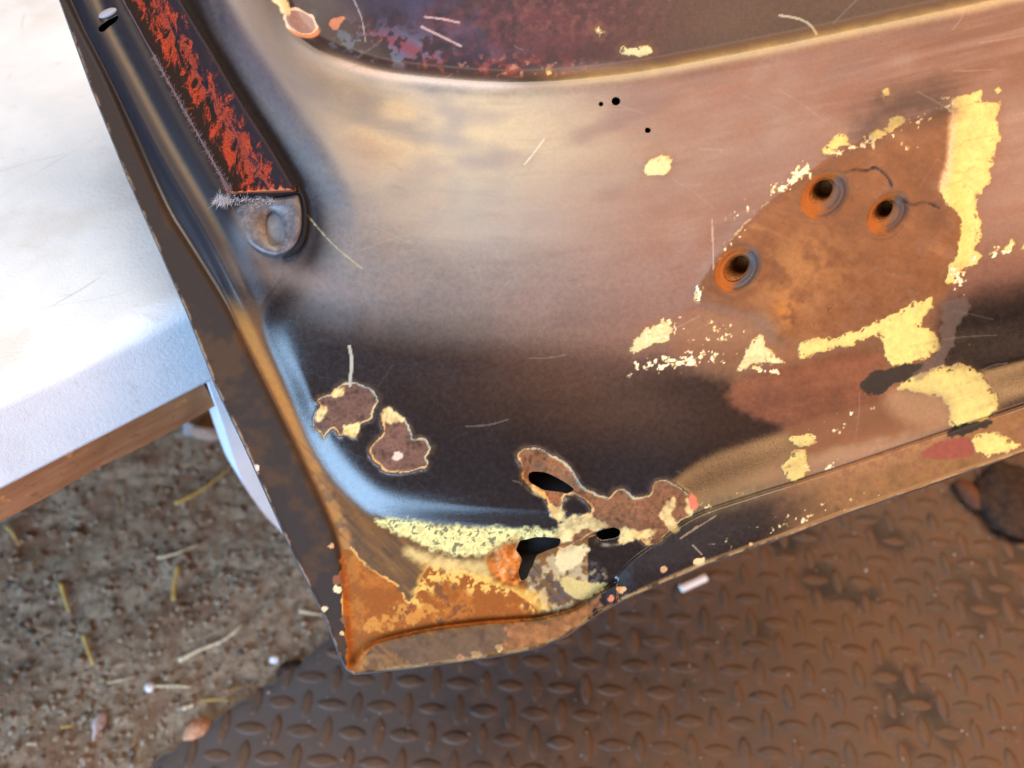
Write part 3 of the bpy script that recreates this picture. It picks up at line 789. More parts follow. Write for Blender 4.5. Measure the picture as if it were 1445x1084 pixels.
    YEL = [
        [(1341, 140), (1352, 136), (1370, 134), (1384, 124), (1388, 134), (1378, 146), (1384, 150), (1398, 144), (1411, 143), (1408, 160), (1406, 180), (1412, 195), (1404, 215), (1400, 238), (1398, 258), (1385, 272), (1372, 268), (1378, 282), (1374, 296), (1382, 310), (1384, 335), (1378, 352), (1386, 362), (1374, 376), (1352, 382), (1346, 401), (1332, 400), (1338, 380), (1350, 362), (1355, 335), (1356, 305), (1340, 290), (1326, 270), (1334, 245), (1340, 200), (1345, 165)],
        [(1126, 486), (1150, 478), (1180, 476), (1215, 466), (1250, 448), (1290, 428), (1316, 420), (1316, 436), (1304, 452), (1298, 462), (1312, 460), (1320, 470), (1326, 490), (1306, 505), (1285, 516), (1258, 517), (1246, 502), (1250, 488), (1240, 476), (1222, 474), (1206, 486), (1180, 492), (1150, 500), (1130, 505)],
        [(1262, 548), (1290, 530), (1320, 519), (1352, 515), (1376, 524), (1390, 535), (1400, 552), (1408, 560), (1402, 585), (1386, 594), (1355, 606), (1338, 598), (1342, 580), (1328, 562), (1296, 556)],
        [(1370, 622), (1385, 612), (1404, 611), (1422, 618), (1436, 628), (1420, 638), (1396, 643), (1378, 640)],
        [(1038, 522), (1046, 508), (1052, 492), (1066, 478), (1076, 474), (1080, 490), (1092, 502), (1114, 514), (1090, 510), (1062, 514), (1046, 526)],
        [(888, 494), (896, 478), (908, 466), (922, 460), (936, 454), (950, 464), (944, 478), (926, 486), (908, 496), (894, 500)],
        [(910, 240), (916, 226), (932, 220), (945, 223), (946, 238), (936, 246), (922, 250), (911, 249)],
        [(1160, 214), (1172, 196), (1188, 190), (1198, 194), (1196, 204), (1184, 208), (1176, 217), (1164, 218)],
        [(1250, 182), (1258, 168), (1266, 159), (1274, 166), (1278, 174), (1266, 178), (1256, 188)], [(1230, 192), (1238, 185), (1252, 190), (1244, 196), (1232, 198)],
        [(1101, 664), (1110, 650), (1118, 640), (1128, 634), (1138, 633), (1137, 650), (1140, 664), (1132, 676), (1118, 680), (1112, 672), (1118, 656), (1108, 668)],
        [(1115, 620), (1130, 614), (1142, 612), (1150, 622), (1142, 629), (1126, 632)],
        [(875, 67), (888, 66), (900, 68), (921, 66), (921, 74), (910, 78), (890, 77), (876, 76)], [(841, 46), (847, 40), (853, 46), (846, 53)],
        [(770, 100), (776, 99), (778, 104), (771, 105)],
        [(1392, 358), (1404, 349), (1410, 352), (1402, 360), (1394, 364)], [(1418, 350), (1428, 340), (1434, 345), (1424, 352)], [(1436, 352), (1446, 342), (1450, 350), (1440, 357)], [(1246, 128), (1252, 125), (1254, 135), (1247, 138)],
        [(1404, 126), (1410, 122), (1413, 128), (1407, 132)]]
    for i, P in enumerate(YEL):
        sd = psdf(x, y, P, 40, False) + 5.5 * n8 + 1.6 * n3 + 3 * n20
        lay(sm(sd, -14, -1) * .3, (.17, .075, .03), .55)
        c = yel if i not in (4, 5, 6, 12, 13, 14) else pale
        hole = 1 - sm(n8 - .3 * n20 + .5 * n3, .42, .5) * sm(sd, 14, 4)
        lay(sm(sd, -1.2, 1.2) * hole, np.asarray(c, np.float32) * (1 + .16 * n20 + .12 * n8 + .10 * n60)[:, None], 0.7)
        lay(sm(sd, -.4, .9) * hole * .6 * sm(n60 + .6 * n20, .05, .6), np.asarray((.44, .29, .09), np.float32), .7)
        lay(sm(sd, -.4, .9) * hole * .35 * sm(streak + .4 * n3, .25, .6), np.asarray((.34, .20, .07), np.float32), .7)
        lay(sm(sd, 0, 1) * (1 - sm(sd, 1.2, 4)) * .45 * sm(n8, -.3, .3), (.50, .33, .10), .65)
        w += 1.0 * sm(sd, -.6, 1.2) * hole
    lay(0.85 * pm([(1345, 140), (1352, 160), (1348, 205), (1342, 250), (1330, 268), (1326, 262), (1336, 230), (1340, 180)], 1.5, 6), (0.62, 0.36, 0.17), 0.62)
    lay(0.85 * pm([(1262, 548), (1300, 552), (1335, 562), (1340, 590), (1330, 600), (1280, 600), (1250, 570)], 3, 14), (0.30, 0.16, 0.075), 0.6)
    lay(pm([(1300, 640), (1330, 622), (1366, 618), (1376, 640), (1350, 648), (1318, 648)], 3, 2), (0.20, 0.050, 0.032), 0.6)
    # speckled remains of primer along the plate's edges
    sp1 = np.zeros(len(x), np.float32)
    for (cx_, cy_, rx, ry, an, k) in ((1120, 252, 46, 12, -36, 1.15), (1215, 205, 60, 9, -20, .9), (1350, 395, 20, 20, 0, .8), (1345, 150, 20, 20, 0, .8), (1410, 355, 50, 10, -15, .9), (1045, 300, 22, 14, -40, .75), (1030, 345, 50, 8, -48, .5), (960, 510, 90, 12, -8, 1), (985, 415, 10, 16, 0, .8), (930, 470, 40, 20, -25, .8), (1080, 520, 40, 10, 0, .7), (1010, 470, 40, 18, 0, .6), (1180, 600, 60, 16, -20, .5), (1300, 170, 60, 10, -15, .5), (1160, 660, 30, 20, 0, .6), (1120, 735, 120, 12, -18, .6), (1010, 712, 50, 10, -16, .5), (1280, 205, 14, 22, 0, .5)):
        sp1 = np.maximum(sp1, k * blob(cx_, cy_, rx, ry, an))
    lay(sm(sp1, .1, .3) * sm(sp1 + .9 * n8 + .5 * n3, .80, .95), (0.52, 0.38, 0.15), 0.65)
    lay(sm(sp1, .1, .3) * sm(sp1 + .6 * n8 + .9 * n3, 1.0, 1.1), (0.66, 0.56, 0.36), 0.65)
    fr = np.abs(sp + 1) + 2.5 * n8
    lay(0.8 * sm(fr, 1.6, 0.6) * sm(n20 + .2 * n60, -.1, .2) * sm(y, 470, 400) * sm(x, 1200, 1000), (0.45, 0.30, 0.13), 0.65)
    lay(0.9 * blob(985, 762, 135, 30, -19) * sm(-sS, -2, 4), (0.012, 0.008, 0.008), 0.45)
    # black remnants
    for P in ([(1212, 548), (1222, 532), (1245, 522), (1275, 514), (1298, 512), (1304, 520), (1285, 532), (1262, 542), (1240, 556), (1222, 556)], [(1334, 614), (1350, 604), (1380, 594), (1398, 592), (1400, 600), (1372, 608), (1345, 618)]):
        lay(pm(P, 6, 1.5), (0.022, 0.015, 0.011), 0.6)
    lay(0.75 * pm([(1200, 195), (1230, 150), (1280, 128), (1340, 118), (1342, 140), (1340, 160), (1290, 168), (1250, 176), (1215, 200)], 16, 26, n20 + streak2), (0.030, 0.015, 0.011), 0.6)  # dark patch above the plate: shading put into the colour
    lay(0.97 * pm([(1340, 440), (1380, 425), (1450, 395), (1720, 320), (1720, 440), (1450, 530), (1415, 560), (1390, 528), (1350, 508), (1330, 480)], 22, 30, n60 + .4 * streak2), np.array((0.014, 0.009, 0.007), np.float32) * (1 + .6 * streak2)[:, None], 0.30)
    lay(0.6 * pm([(1330, 430), (1345, 420), (1370, 430), (1350, 460), (1338, 500), (1300, 540), (1290, 525), (1325, 495)], 7, 3), (0.10, 0.065, 0.05), 0.7)
    # countersinks: orange bloom one side, bare blue-grey steel the other
    for (hx, hy, a, b), ring in zip(DIMP, (1, .6, .6)):
        ux = (x - hx) * ca + (y - hy) * sa; uy = -(x - hx) * sa + (y - hy) * ca
        e = np.sqrt((ux / a) ** 2 + (uy / b) ** 2)
        side = ((x - hx) * 0.8 + (y - hy) * 0.35) / a
        lay(sm(e, 1.06, .9) * sm(side + .25 * n8, .35, -.15), (0.28, 0.085, 0.014), 0.8)
        lay(sm(e, 1.0, .85) * sm(side + .3 * n8, -.05, .4) * ring, (0.075, 0.055, 0.050), 0.5)
        lay(sm(np.abs(e - 1.16) + .1 * n8, .14, .02) * .4 * sm(n20, -.4, .3), (0.085, 0.045, 0.025), 0.7)
    cwd = 0.3 + 3.0 * np.clip(n20 + .5 * n8 + .35, 0, 1)
    lay(sm(cwd - dcr, -.5, .6) * (dcr < 4), (0.04, 0.019, 0.011), 0.8)
    lay(.5 * sm(4.5 - dcr, 0, 3), (0.08, 0.035, 0.018), 0.7)
    # small scabs on flange and hem
    for (px, py, r, c) in ((478, 818, 10, (.16, .055, .022)), (477, 832, 8, (.58, .42, .24)), (457, 860, 7, (.50, .40, .22)), (486, 875, 6, (.16, .06, .02)), (482, 892, 5, (.45, .3, .1)), (470, 770, 4, (.4, .22, .1)), (705, 914, 6, (.62, .40, .14)), (672, 924, 7, (.5, .28, .1)), (652, 929, 5, (.5, .2, .08)), (362, 660, 4, (.55, .5, .42)),
                           (988, 793, 8, (.55, .38, .18)), (938, 804, 5, (.40, .22, .1)), (875, 832, 8, (.5, .3, .14)), (862, 845, 6, (.45, .14, .07)), (800, 885, 7, (.36, .2, .1)), (1165, 745, 6, (.4, .2, .08)), (1060, 768, 4, (.5, .3, .12))):
        lay(sm(r - np.hypot(x - px, (y - py) * 1.1) + 5 * n8 + 3 * n20 - 1, -.8, .8), c, 0.7)
    lay(0.6 * sm(n8 + n20, -.4, .4) * pm([(505, 945), (520, 925), (545, 918), (565, 925), (580, 940), (540, 947)], 4, 1.5), (0.20, 0.10, 0.03), 0.7)
    lay(0.7 * pm([(540, 915), (600, 898), (720, 882), (715, 905), (690, 922), (590, 936), (570, 925)], 5, 3), np.array((0.085, 0.048, 0.024), np.float32) * (1 + .5 * n8 + .5 * n20)[:, None], 0.7)
    lay(0.8 * pm([(718, 882), (760, 880), (790, 872), (815, 862), (845, 840), (838, 862), (800, 892), (760, 908), (712, 918), (720, 900)], 9, 4), np.array((0.21, 0.080, 0.022), np.float32) * (1 + .5 * n8 + .4 * n20)[:, None], 0.7)
    # rubbed hem edge
    edge_line = sm(dO + 2 * n8, 6, 2) * sm(x, 500, 560)
    lay(edge_line * .75 * sm(n20 + .5 * n8, -.3, .3), (0.30, 0.185, 0.075), 0.6)
    lay(sm(dO + 1.5 * n8, 3.5, 1.5) * (x < 500) * .7 * sm(n20 + .4 * n8, -.1, .4), (0.26, 0.18, 0.12), 0.6)
    # pale oval and scuffs at the top moulding's left end
    ov = 1 - np.hypot(((x - 424) * .85 + (y - 31) * .5) / 24, (-(x - 424) * .5 + (y - 31) * .85) / 15)
    lay(sm(ov + .2 * n8, -.18, -.05), (0.60, 0.50, 0.42), 0.5)
    lay(sm(ov + .06 * n8, .02, .12), (0.22, 0.15, 0.16), 0.45)
    lay(sm(ov, -.35, -.2) * sm(y, 38, 46) * sm(ov, .05, -.05), (0.42, 0.19, 0.10), 0.6)
    lay(pm([(384, -10), (396, -10), (410, 12), (404, 22), (392, 12)], 5, 2), (0.60, 0.52, 0.34), 0.5)
    lay(pm([(466, 30), (478, 24), (486, 26), (480, 38), (470, 42)], 3), (0.36, 0.15, 0.09), 0.6)
    for c0, wd, cc in (([(600, 24), (625, 27), (648, 32)], 1.6, (.42, .26, .24)), ([(595, 38), (620, 50), (650, 65)], 1.6, (.42, .28, .24)), ([(497, -5), (510, 25), (516, 60)], .9, (.3, .25, .25)), ([(1100, 22), (1125, 26), (1143, 35), (1152, 48)], 1.6, (.42, .35, .22)),
                       ([(430, 300), (470, 345), (512, 380)], .75, (.34, .30, .16)), ([(1005, 310), (1007, 380)], .9, (.4, .28, .2)), ([(978, 770), (990, 782)], .8, (.4, .3, .2)), ([(740, 232), (752, 218), (768, 196)], 1.0, (.5, .45, .36)), ([(985, 742), (960, 760), (1010, 728)], .8, (.25, .17, .1))):
        d, _ = seg_dist(x, y, catmull(c0, 4)); lay(sm(wd - d + .6 * n3, -.5, .5) * .75, cc, 0.55)
    for k in range(85):
        sx, sy = rnd.uniform(380, 1440), rnd.uniform(-5, 720); an = rnd.choice([rnd.gauss(-.15, .25), rnd.gauss(-.9, .3), rnd.gauss(.5, .3)]); L_ = rnd.uniform(12, 80)
        ex, ey = sx + L_ * math.cos(an), sy + L_ * math.sin(an)
        m = (x > min(sx, ex) - 4) & (x < max(sx, ex) + 4) & (y > min(sy, ey) - 4) & (y < max(sy, ey) + 4)
        if m.sum() < 10: continue
        d = np.full(len(x), 9., np.float32)
        d[m] = seg_dist(x[m], y[m], catmull([(sx, sy), ((sx + ex) / 2 + rnd.gauss(0, 2), (sy + ey) / 2 + rnd.gauss(0, 2)), (ex, ey)], 3))[0]
        lay(sm(1.1 - d, -.4, .5) * rnd.uniform(.06, .24) * inpan, (.30, .25, .20) if rnd.random() < .65 else (.02, .015, .012), .5)
    # dust specks
    dust = vn(x / 1.9, y / 1.9, 3)
    lay(sm(dust, .990, .998) * .2 * sm(n60, -.2, .4), (0.45, 0.40, 0.34), 0.7)
    # ---------------- mesh
    P3 = door_pt(x.astype(float), y.astype(float), w.astype(float)) - corner
    # rim: boundary edges turned back
    e = np.concatenate([Q[:, [0, 1]], Q[:, [1, 2]], Q[:, [2, 3]], Q[:, [3, 0]]])
    key = np.sort(e, 1); code = key[:, 0].astype(np.int64) * (len(x) + 1) + key[:, 1]
    u_, inv, c_ = np.unique(code, return_inverse=True, return_counts=True)
    be = e[c_[inv] == 1]
    bv = np.unique(be); rm = np.full(len(x), -1, np.int64); rm[bv] = np.arange(len(bv)) + len(x)
    back = door_pt(x[bv].astype(float), y[bv].astype(float), w[bv].astype(float) - 8.0) - corner
    V = np.concatenate([P3, back])
    RQ = np.stack([be[:, 1], be[:, 0], rm[be[:, 0]], rm[be[:, 1]]], -1)
    Qa = np.concatenate([Q[:, ::-1], RQ[:, ::-1]])
    me = np_mesh('inner_panel', V, Qa)
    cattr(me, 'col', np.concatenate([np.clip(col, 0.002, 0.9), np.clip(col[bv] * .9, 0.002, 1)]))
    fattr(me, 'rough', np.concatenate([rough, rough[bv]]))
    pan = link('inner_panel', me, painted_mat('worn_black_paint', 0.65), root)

    # ---- outer skin behind it
    oc = np.array(OUT, float)
    ring0 = catmull(OUT, 1, True)
    cen = np.array([900.0, 350.0])
    def inset(P, d):
        e_ = np.roll(P, -1, 0) - np.roll(P, 1, 0); n_ = np.stack([e_[:, 1], -e_[:, 0]], -1)
        n_ /= np.hypot(n_[:, 0], n_[:, 1])[:, None] + 1e-9
        return P + n_ * d
    s_in = 1 if np.mean(np.hypot(*(inset(ring0, 5) - cen).T)) < np.mean(np.hypot(*(ring0 - cen).T)) else -1
    rings = []
    for d_, wz in ((1.5, -3.5), (-1.5, -6), (-2.0, -14), (6, -30), (40, -55), (140, -70)):
        p_ = inset(ring0, s_in * d_)
        rings.append(door_pt(p_[:, 0], p_[:, 1], np.full(len(p_), float(wz))) - corner)
    nV = len(ring0); V2 = np.concatenate(rings + [door_pt(np.array([cen[0]]), np.array([cen[1]]), np.array([-78.])) - corner])
    fs = []
    for r in range(len(rings) - 1):
        for i in range(nV):
            j = (i + 1) % nV
            fs.append((r * nV + i, r * nV + j, (r + 1) * nV + j, (r + 1) * nV + i))
    b0 = (len(rings) - 1) * nV
    for i in range(nV): fs.append((b0 + i, b0 + (i + 1) % nV, len(V2) - 1))
    t = NT('outer_skin_paint')
    a = t.noise(60, 4)
    c = t.mix(t.rng(a, .4, .6), (0.05, 0.045, 0.05), (0.09, 0.075, 0.07))
    link('outer_skin', mesh_from('outer_skin', V2, fs), t.done(c, 0.4, None, 0.5), root)

    def wat(px, py, r):
        m_ = (np.hypot(x - px, y - py) < r)
        return float(np.percentile(w[m_], 30)) if m_.any() else 0.
    # ---- threaded holes
    t = NT('rusty_thread')
    n = t.noise(900, 4, .7)
    c = t.mix(t.rng(n, .35, .65), (0.20, 0.065, 0.014), (0.42, 0.17, 0.04))
    thm = t.done(c, 0.55, t.bump(n, .4, .0002), 0.5, 0.35)
    for (hx, hy, a, b) in HOLES:
        vs = []; fs = []; N = 28; R_ = 26; w0 = wat(hx, hy, a * 1.25)
        for r in range(R_):
            dep = -2 - r * 1.6 if r else 1.0
            for i in range(N):
                th = 2 * math.pi * i / N
                saw = 1.02 - 0.16 * (((r + i / N * 4) % 4) / 4) if r else 1.05
                px_ = a * saw * math.cos(th); py_ = b * saw * math.sin(th)
                sh = max(0., -dep - 2) * 0.5
                vs.append(door_pt(np.array(hx + px_ * ca - py_ * sa + sh * .75), np.array(hy + px_ * sa + py_ * ca - sh * .62), np.array(w0 + dep)) - corner)
        for r in range(R_ - 1):
            for i in range(N):
                j = (i + 1) % N
                fs.append((r * N + i, r * N + j, (r + 1) * N + j, (r + 1) * N + i))
        fs.append(tuple((R_ - 1) * N + i for i in range(N)))
        link('threaded_hole', mesh_from('threaded_hole', vs, fs), thm, root)

    return root, corner
DOOR, CORNER = build_door()

# ---- seal channel along the left side of the door
def build_channel():
    left = catmull([(20, -300), (118, -100), (183, 20), (215, 78), (262, 162), (311, 250), (322, 272)], 12)
    right = catmull([(100, -300), (200, -100), (262, 8), (300, 70), (340, 138), (385, 208), (420, 268)], 12)
    n = len(left); m = 34
    us = np.linspace(0, 1, m)
    hs = np.interp(us, [0, .02, .06, .14, .45, .56, .62, .93, .985, 1], [8, 22, 26, 22, 16, 20, 26, 28, 25, -4])
    U, S = np.meshgrid(us, np.arange(n))
    px = left[:, 0][S] * (1 - U) + right[:, 0][S] * U; py = left[:, 1][S] * (1 - U) + right[:, 1][S] * U
    nz = fbm(px, py, 10, 3, 3)
    w = hs[np.arange(m)][None, :] + 0.9 * nz + 0 * U
    V = door_pt(px, py, w).reshape(-1, 3) - CORNER
    Q = quad_grid(m, n)
    # end wall
    lowp = door_pt(px[-1], py[-1] + 4, np.full(m, 2.0)) - CORNER
    b = len(V); i = np.arange(m - 1); last = (n - 1) * m
    Q = np.concatenate([Q, np.stack([last + i, last + i + 1, b + i + 1, b + i], -1)])
    V = np.concatenate([V, lowp])
    x = np.concatenate([px.ravel(), px[-1]]); y = np.concatenate([py.ravel(), py[-1] + 4]); u = np.concatenate([U.ravel(), us])
    # finer colour needs a finer sheet: subdivide by a modifier
    me = np_mesh('seal_channel', V, Q[:, ::-1])
    fattr(me, 'u', u); fattr(me, 'v', np.concatenate([S.ravel() / n, np.full(m, 1.15)]))
    t = NT('worn_red_channel')
    ua = t.attr('u'); va = t.attr('v')
    st = t.noise(1, 8, .72, t.stretch((170, 60, 130), (0.2, 0.3, 0.5)), 1.2)
    fine = t.noise(1500, 3, .7)
    band = t.math('MULTIPLY', t.rng(ua, .04, .35), t.rng(ua, 1.0, .60))
    mk = t.math('ADD', st, t.math('MULTIPLY', t.math('SUBTRACT', band, .62), .17))
    mk = t.math('ADD', mk, t.math('MULTIPLY', t.math('SUBTRACT', fine, .5), .10))
    base = t.mix(t.rng(ua, .48, .6), (0.009, 0.004, 0.003), (0.012, 0.007, 0.011))
    c = t.mix(t.rng(mk, .50, .60), base, t.mix(t.rng(fine, .35, .65), (0.14, 0.014, 0.006), (0.33, 0.040, 0.012)))
    endm = t.math('ADD', t.rng(va, .95, 1.0), t.math('MULTIPLY', t.math('SUBTRACT', st, .5), 2.2))
    c = t.mix(t.rng(endm, .45, .7), c, (0.42, 0.10, 0.03))
    c = t.mix(t.rng(va, .985, 1.0, 0, .85), c, (0.10, 0.028, 0.012))
    lip = t.math('ADD', t.rng(ua, .05, .02), t.math('MULTIPLY', t.math('SUBTRACT', st, .52), 2.5))
    c = t.mix(t.rng(lip, .4, .9, 0, .7), c, (0.20, 0.075, 0.06))
    mat = t.done(c, t.rng(ua, .5, .6, .75, .5), t.bump(fine, .5, .0003), .16)
    ch = link('seal_channel', me, mat, DOOR)
    # frayed fibres along the left lip
    vs = []; fs = []
    def hair(ax, ay, bx, by, wa, wb, th):
        p = door_pt(np.array([ax, ax + th, bx]), np.array([ay, ay + th * .3, by]), np.array([wa, wa, wb])) - CORNER
        b0 = len(vs); vs.extend(p); fs.append((b0, b0 + 1, b0 + 2))
    for k in range(800):
        s = rnd.uniform(0.5, 1) * (n - 1); i0 = int(s); f = s - i0
        p = left[i0] * (1 - f) + left[min(i0 + 1, n - 1)] * f
        hair(p[0] + rnd.uniform(-2, 5), p[1], p[0] + rnd.uniform(-7, 9), p[1] + rnd.uniform(-9, 6), 24, 25 + rnd.uniform(1, 8), rnd.uniform(.35, .7))
    t = NT('pale_fibre')
    fm = t.done((0.26, 0.15, 0.135), 0.9, None, .2)
    tag(link('fuzz', mesh_from('fuzz', vs, fs), fm, ch, False), kind='stuff')
    vs = []; fs = []
    for k in range(620):
        a = rnd.uniform(0, 6.283); r = rnd.gauss(0, 1)
        cx_, cy_ = 315 + rnd.gauss(0, 5), 282 + rnd.gauss(0, 2.5)
        hair(cx_, cy_, cx_ + rnd.gauss(-1, 7), cy_ + rnd.gauss(1, 5), rnd.uniform(12, 20), rnd.uniform(15, 27), .55)
    for k in range(300):
        cx_, cy_ = rnd.uniform(325, 385), 283 + rnd.gauss(0, 4)
        hair(cx_, cy_, cx_ + rnd.gauss(0, 4), cy_ + rnd.gauss(0, 2), rnd.uniform(12, 20), rnd.uniform(14, 24), .55)
    t = NT('white_lint')
    tag(link('lint_tuft', mesh_from('lint_tuft', vs, fs), t.done((0.50, 0.46, 0.47), 0.9, None, .2), ch, False), kind='stuff')
    # looped metal end bracket
    out = catmull([(338, 292), (360, 284), (385, 280), (408, 277), (420, 276), (425, 292), (426, 315), (421, 338), (410, 352), (396, 359), (384, 360), (366, 354), (350, 342), (338, 322), (334, 305)], 4, True)
    oa = np.arctan2(out[:, 1] - 322, out[:, 0] - 388)
    inn = np.stack([388 + 13.5 * np.cos(oa) + 2.5 * np.sin(oa), 322 + 24 * np.sin(oa)], -1)
    k = len(out)
    R0 = door_pt(out[:, 0], out[:, 1], np.full(k, 2.0)); R1 = door_pt(out[:, 0], out[:, 1], np.full(k, 14.5))
    mid = (out * .72 + inn * .28); R2 = door_pt(mid[:, 0], mid[:, 1], np.full(k, 16.0))
    R3 = door_pt(inn[:, 0], inn[:, 1], np.full(k, 14.5)); R4 = door_pt(inn[:, 0] , inn[:, 1], np.full(k, 8.0))
    V = np.concatenate([R0, R1, R2, R3, R4]) - CORNER
    fs = []
    for r in range(4):
        for i in range(k):
            j = (i + 1) % k
            fs.append((r * k + i, (r + 1) * k + i, (r + 1) * k + j, r * k + j))
    t = NT('dull_grey_metal')
    nn = t.noise(300, 5, .65)
    c = t.mix(t.rng(nn, .35, .7), (0.065, 0.055, 0.058), (0.13, 0.11, 0.11))
    c = t.mix(t.rng(t.noise(700, 4, .7), .64, .72), c, (0.34, 0.13, 0.06))
    link('end_bracket', mesh_from('end_bracket', V, fs), t.done(c, 0.42, t.bump(nn, .3, .0005), .5), ch)
    # black strip added for the shadow gap beside the bracket
    a = catmull([(418, 262), (427, 285), (429, 312), (424, 340), (412, 356), (398, 363)], 5)
    b2 = catmull([(421, 262), (431, 284), (434, 312), (430, 340), (417, 358), (400, 366)], 5)
    k = len(a)
    V = np.concatenate([door_pt(a[:, 0], a[:, 1], np.full(k, 17.)), door_pt(b2[:, 0], b2[:, 1], np.full(k, 16.)), door_pt(b2[:, 0], b2[:, 1], np.full(k, -4.)), door_pt(a[:, 0], a[:, 1], np.full(k, -4.))]) - CORNER
    fs = []
    for r in range(4):
        for i in range(k - 1):
            r2 = (r + 1) % 4
            fs.append((r * k + i, r * k + i + 1, r2 * k + i + 1, r2 * k + i))
    fs += [(0, k, 2 * k, 3 * k), (k - 1, 4 * k - 1, 3 * k - 1, 2 * k - 1)]
    t = NT('shadow_gap_black')
    link('shadow_gap_strip', mesh_from('shadow_gap_strip', V, fs), t.done((0.006, 0.005, 0.005), .6, t.bump(t.noise(800), .3, .0003), .2), ch)
    # raised louver above the slot, its grey reflection put into the colour
    bm = bmesh.new(); bmesh.ops.create_icosphere(bm, subdivisions=3, radius=1)
    for v_ in bm.verts:
        p = v_.co
        v_.co = Vector(door_pt(np.array(153 + 14 * p.x + 2 * p.y), np.array(18 - 6 * p.x + 5.5 * p.y), np.array(10 + 5. * p.z)) - CORNER)
    bmesh.ops.recalc_face_normals(bm, faces=bm.faces)
    me = bpy.data.meshes.new('slot_louver'); bm.to_mesh(me); bm.free()
    t = NT('louver_sheen')
    link('slot_louver', me, t.done((0.26, 0.24, 0.26), .5, t.bump(t.noise(700), .2, .0003), .4), DOOR)
build_channel()

# ------------------------------------------------------------------ litter on the floor
def ground_z(x, y):
    a = np.array([x * 1000.]); b = np.array([y * 1000.])
    return min(-0.0005, float(-0.006 + 0.004 * fbm(a, b, 90, 1, 3)[0] + 0.0028 * fbm(a, b, 22, 2, 4)[0] + 0.0014 * fbm(a, b, 6, 3, 3)[0]))
def straw_mat(name, c1, c2):
    t = NT(name)
    n = t.noise(300, 4, .6)
    return t.done(t.mix(t.rng(n, .35, .65), c1, c2), .7, t.bump(n, .3, .0004), .3)
M_PALE = straw_mat('pale_straw', (0.42, 0.30, 0.17), (0.62, 0.49, 0.32))
M_GOLD = straw_mat('golden_straw', (0.36, 0.20, 0.045), (0.52, 0.33, 0.09))
M_BROWN = straw_mat('brown_straw', (0.22, 0.11, 0.04), (0.34, 0.19, 0.08))
def straw(pts, wpx, mat, label, name='straw', taper=.5):
    pts = catmull(pts, 4)
    P = []
    for px, py in pts:
        g = on_plane(px, py, 0.001); z = ground_z(g[0], g[1])
        P.append(on_plane(px, py, z + 0.0026))
    P = np.array(P); P[:, 2] = np.maximum(P[:, 2], np.linspace(P[0, 2], P[-1, 2], len(P)))
    base = P[0].copy(); base[2] -= .002
    rad = wpx * 0.62e-3 / 2
    vs = []; fs = []; N = 6
    for i, p in enumerate(P):
        d = P[min(i + 1, len(P) - 1)] - P[max(i - 1, 0)]; d /= np.linalg.norm(d)
        s = np.cross(d, (0, 0, 1)); s /= np.linalg.norm(s); q = np.cross(s, d)
        r = rad * (1 - (1 - taper) * i / (len(P) - 1))
        for k in range(N):
            a = 2 * math.pi * k / N
            vs.append(p - base + s * r * math.cos(a) + q * r * .55 * math.sin(a))
    for i in range(len(P) - 1):
        for k in range(N):
            j = (k + 1) % N
            fs.append((i * N + k, i * N + j, (i + 1) * N + j, (i + 1) * N + k))
    fs.append(tuple(range(N))[::-1]); fs.append(tuple((len(P) - 1) * N + k for k in range(N)))
    o = link(name, mesh_from(name, vs, fs), mat)
    o.location = base
    return tag(o, label, 'straw', 'straws scattered on the dirt')
straw([(252, 932), (280, 918), (318, 902), (343, 880)], 8, M_PALE, 'longest thick pale straw lying slanted on the bare dirt before the mat edge')
straw([(247, 711), (275, 697), (303, 678), (334, 652)], 8, M_GOLD, 'long greenish yellow stalk reaching out from behind the white bench leg')
straw([(222, 787), (245, 782), (263, 775), (284, 767)], 5, M_PALE, 'slender pale bent straw lying just above the upright golden straw')
straw([(251, 797), (250, 818), (247, 832), (245, 847)], 7, M_GOLD, 'golden flat straw pointing at the camera in the middle of the dirt', taper=.9)
straw([(86, 822), (92, 842), (98, 862)], 9, M_GOLD, 'short orange brown husk with a thin tail, on the dirt at left', taper=.4)
straw([(118, 895), (124, 915), (132, 938)], 7, M_GOLD, 'olive yellow straw lying towards the camera in the lower left dirt', taper=.6)
straw([(44, 803), (52, 790), (62, 780)], 5, M_BROWN, 'small brown slanted straw near the left end of the brown rail')
straw([(8, 742), (18, 753), (27, 770)], 5, M_GOLD, 'curved yellow straw nearest the left picture border below the brown rail')
straw([(152, 964), (170, 961), (190, 956)], 3.5, M_PALE, 'thin pale short straw left of the round white pebble')
straw([(218, 968), (245, 968), (270, 970)], 4, M_PALE, 'straight white straw touching the round white pebble', taper=.8)
straw([(318, 975), (340, 971), (360, 967)], 4, M_BROWN, 'tan straw lying level beside the mat edge, upper of the two there')
straw([(284, 989), (308, 988), (332, 989)], 4, M_GOLD, 'yellowish straw lying level beside the mat edge, lower of the two there')
straw([(422, 862), (438, 865), (455, 868)], 6, M_PALE, 'whitish stub of straw against the left edge of the door corner')
straw([(86, 1026), (96, 1025), (104, 1025)], 4, M_GOLD, 'tiny yellow straw left of the pinkish pointed chip')
straw([(188, 1052), (192, 1044), (195, 1036)], 4, M_BROWN, 'tiny tan straw between the pinkish chip and the orange chip')
straw([(165, 702), (168, 712), (170, 724)], 5, M_BROWN, 'faint brown straw standing out on the dirt below the brown rail')
straw([(50, 884), (62, 888), (74, 891)], 4, M_BROWN, 'small orange brown straw at the left of the olive straw')
straw([(38, 1050), (46, 1050), (52, 1051)], 4, M_PALE, 'tiny cream straw in the lower left corner of the dirt')
straw([(258, 1000), (266, 997), (273, 994)], 7, M_PALE, 'short fat cream straw between the white pebble and the mat edge', taper=.8)

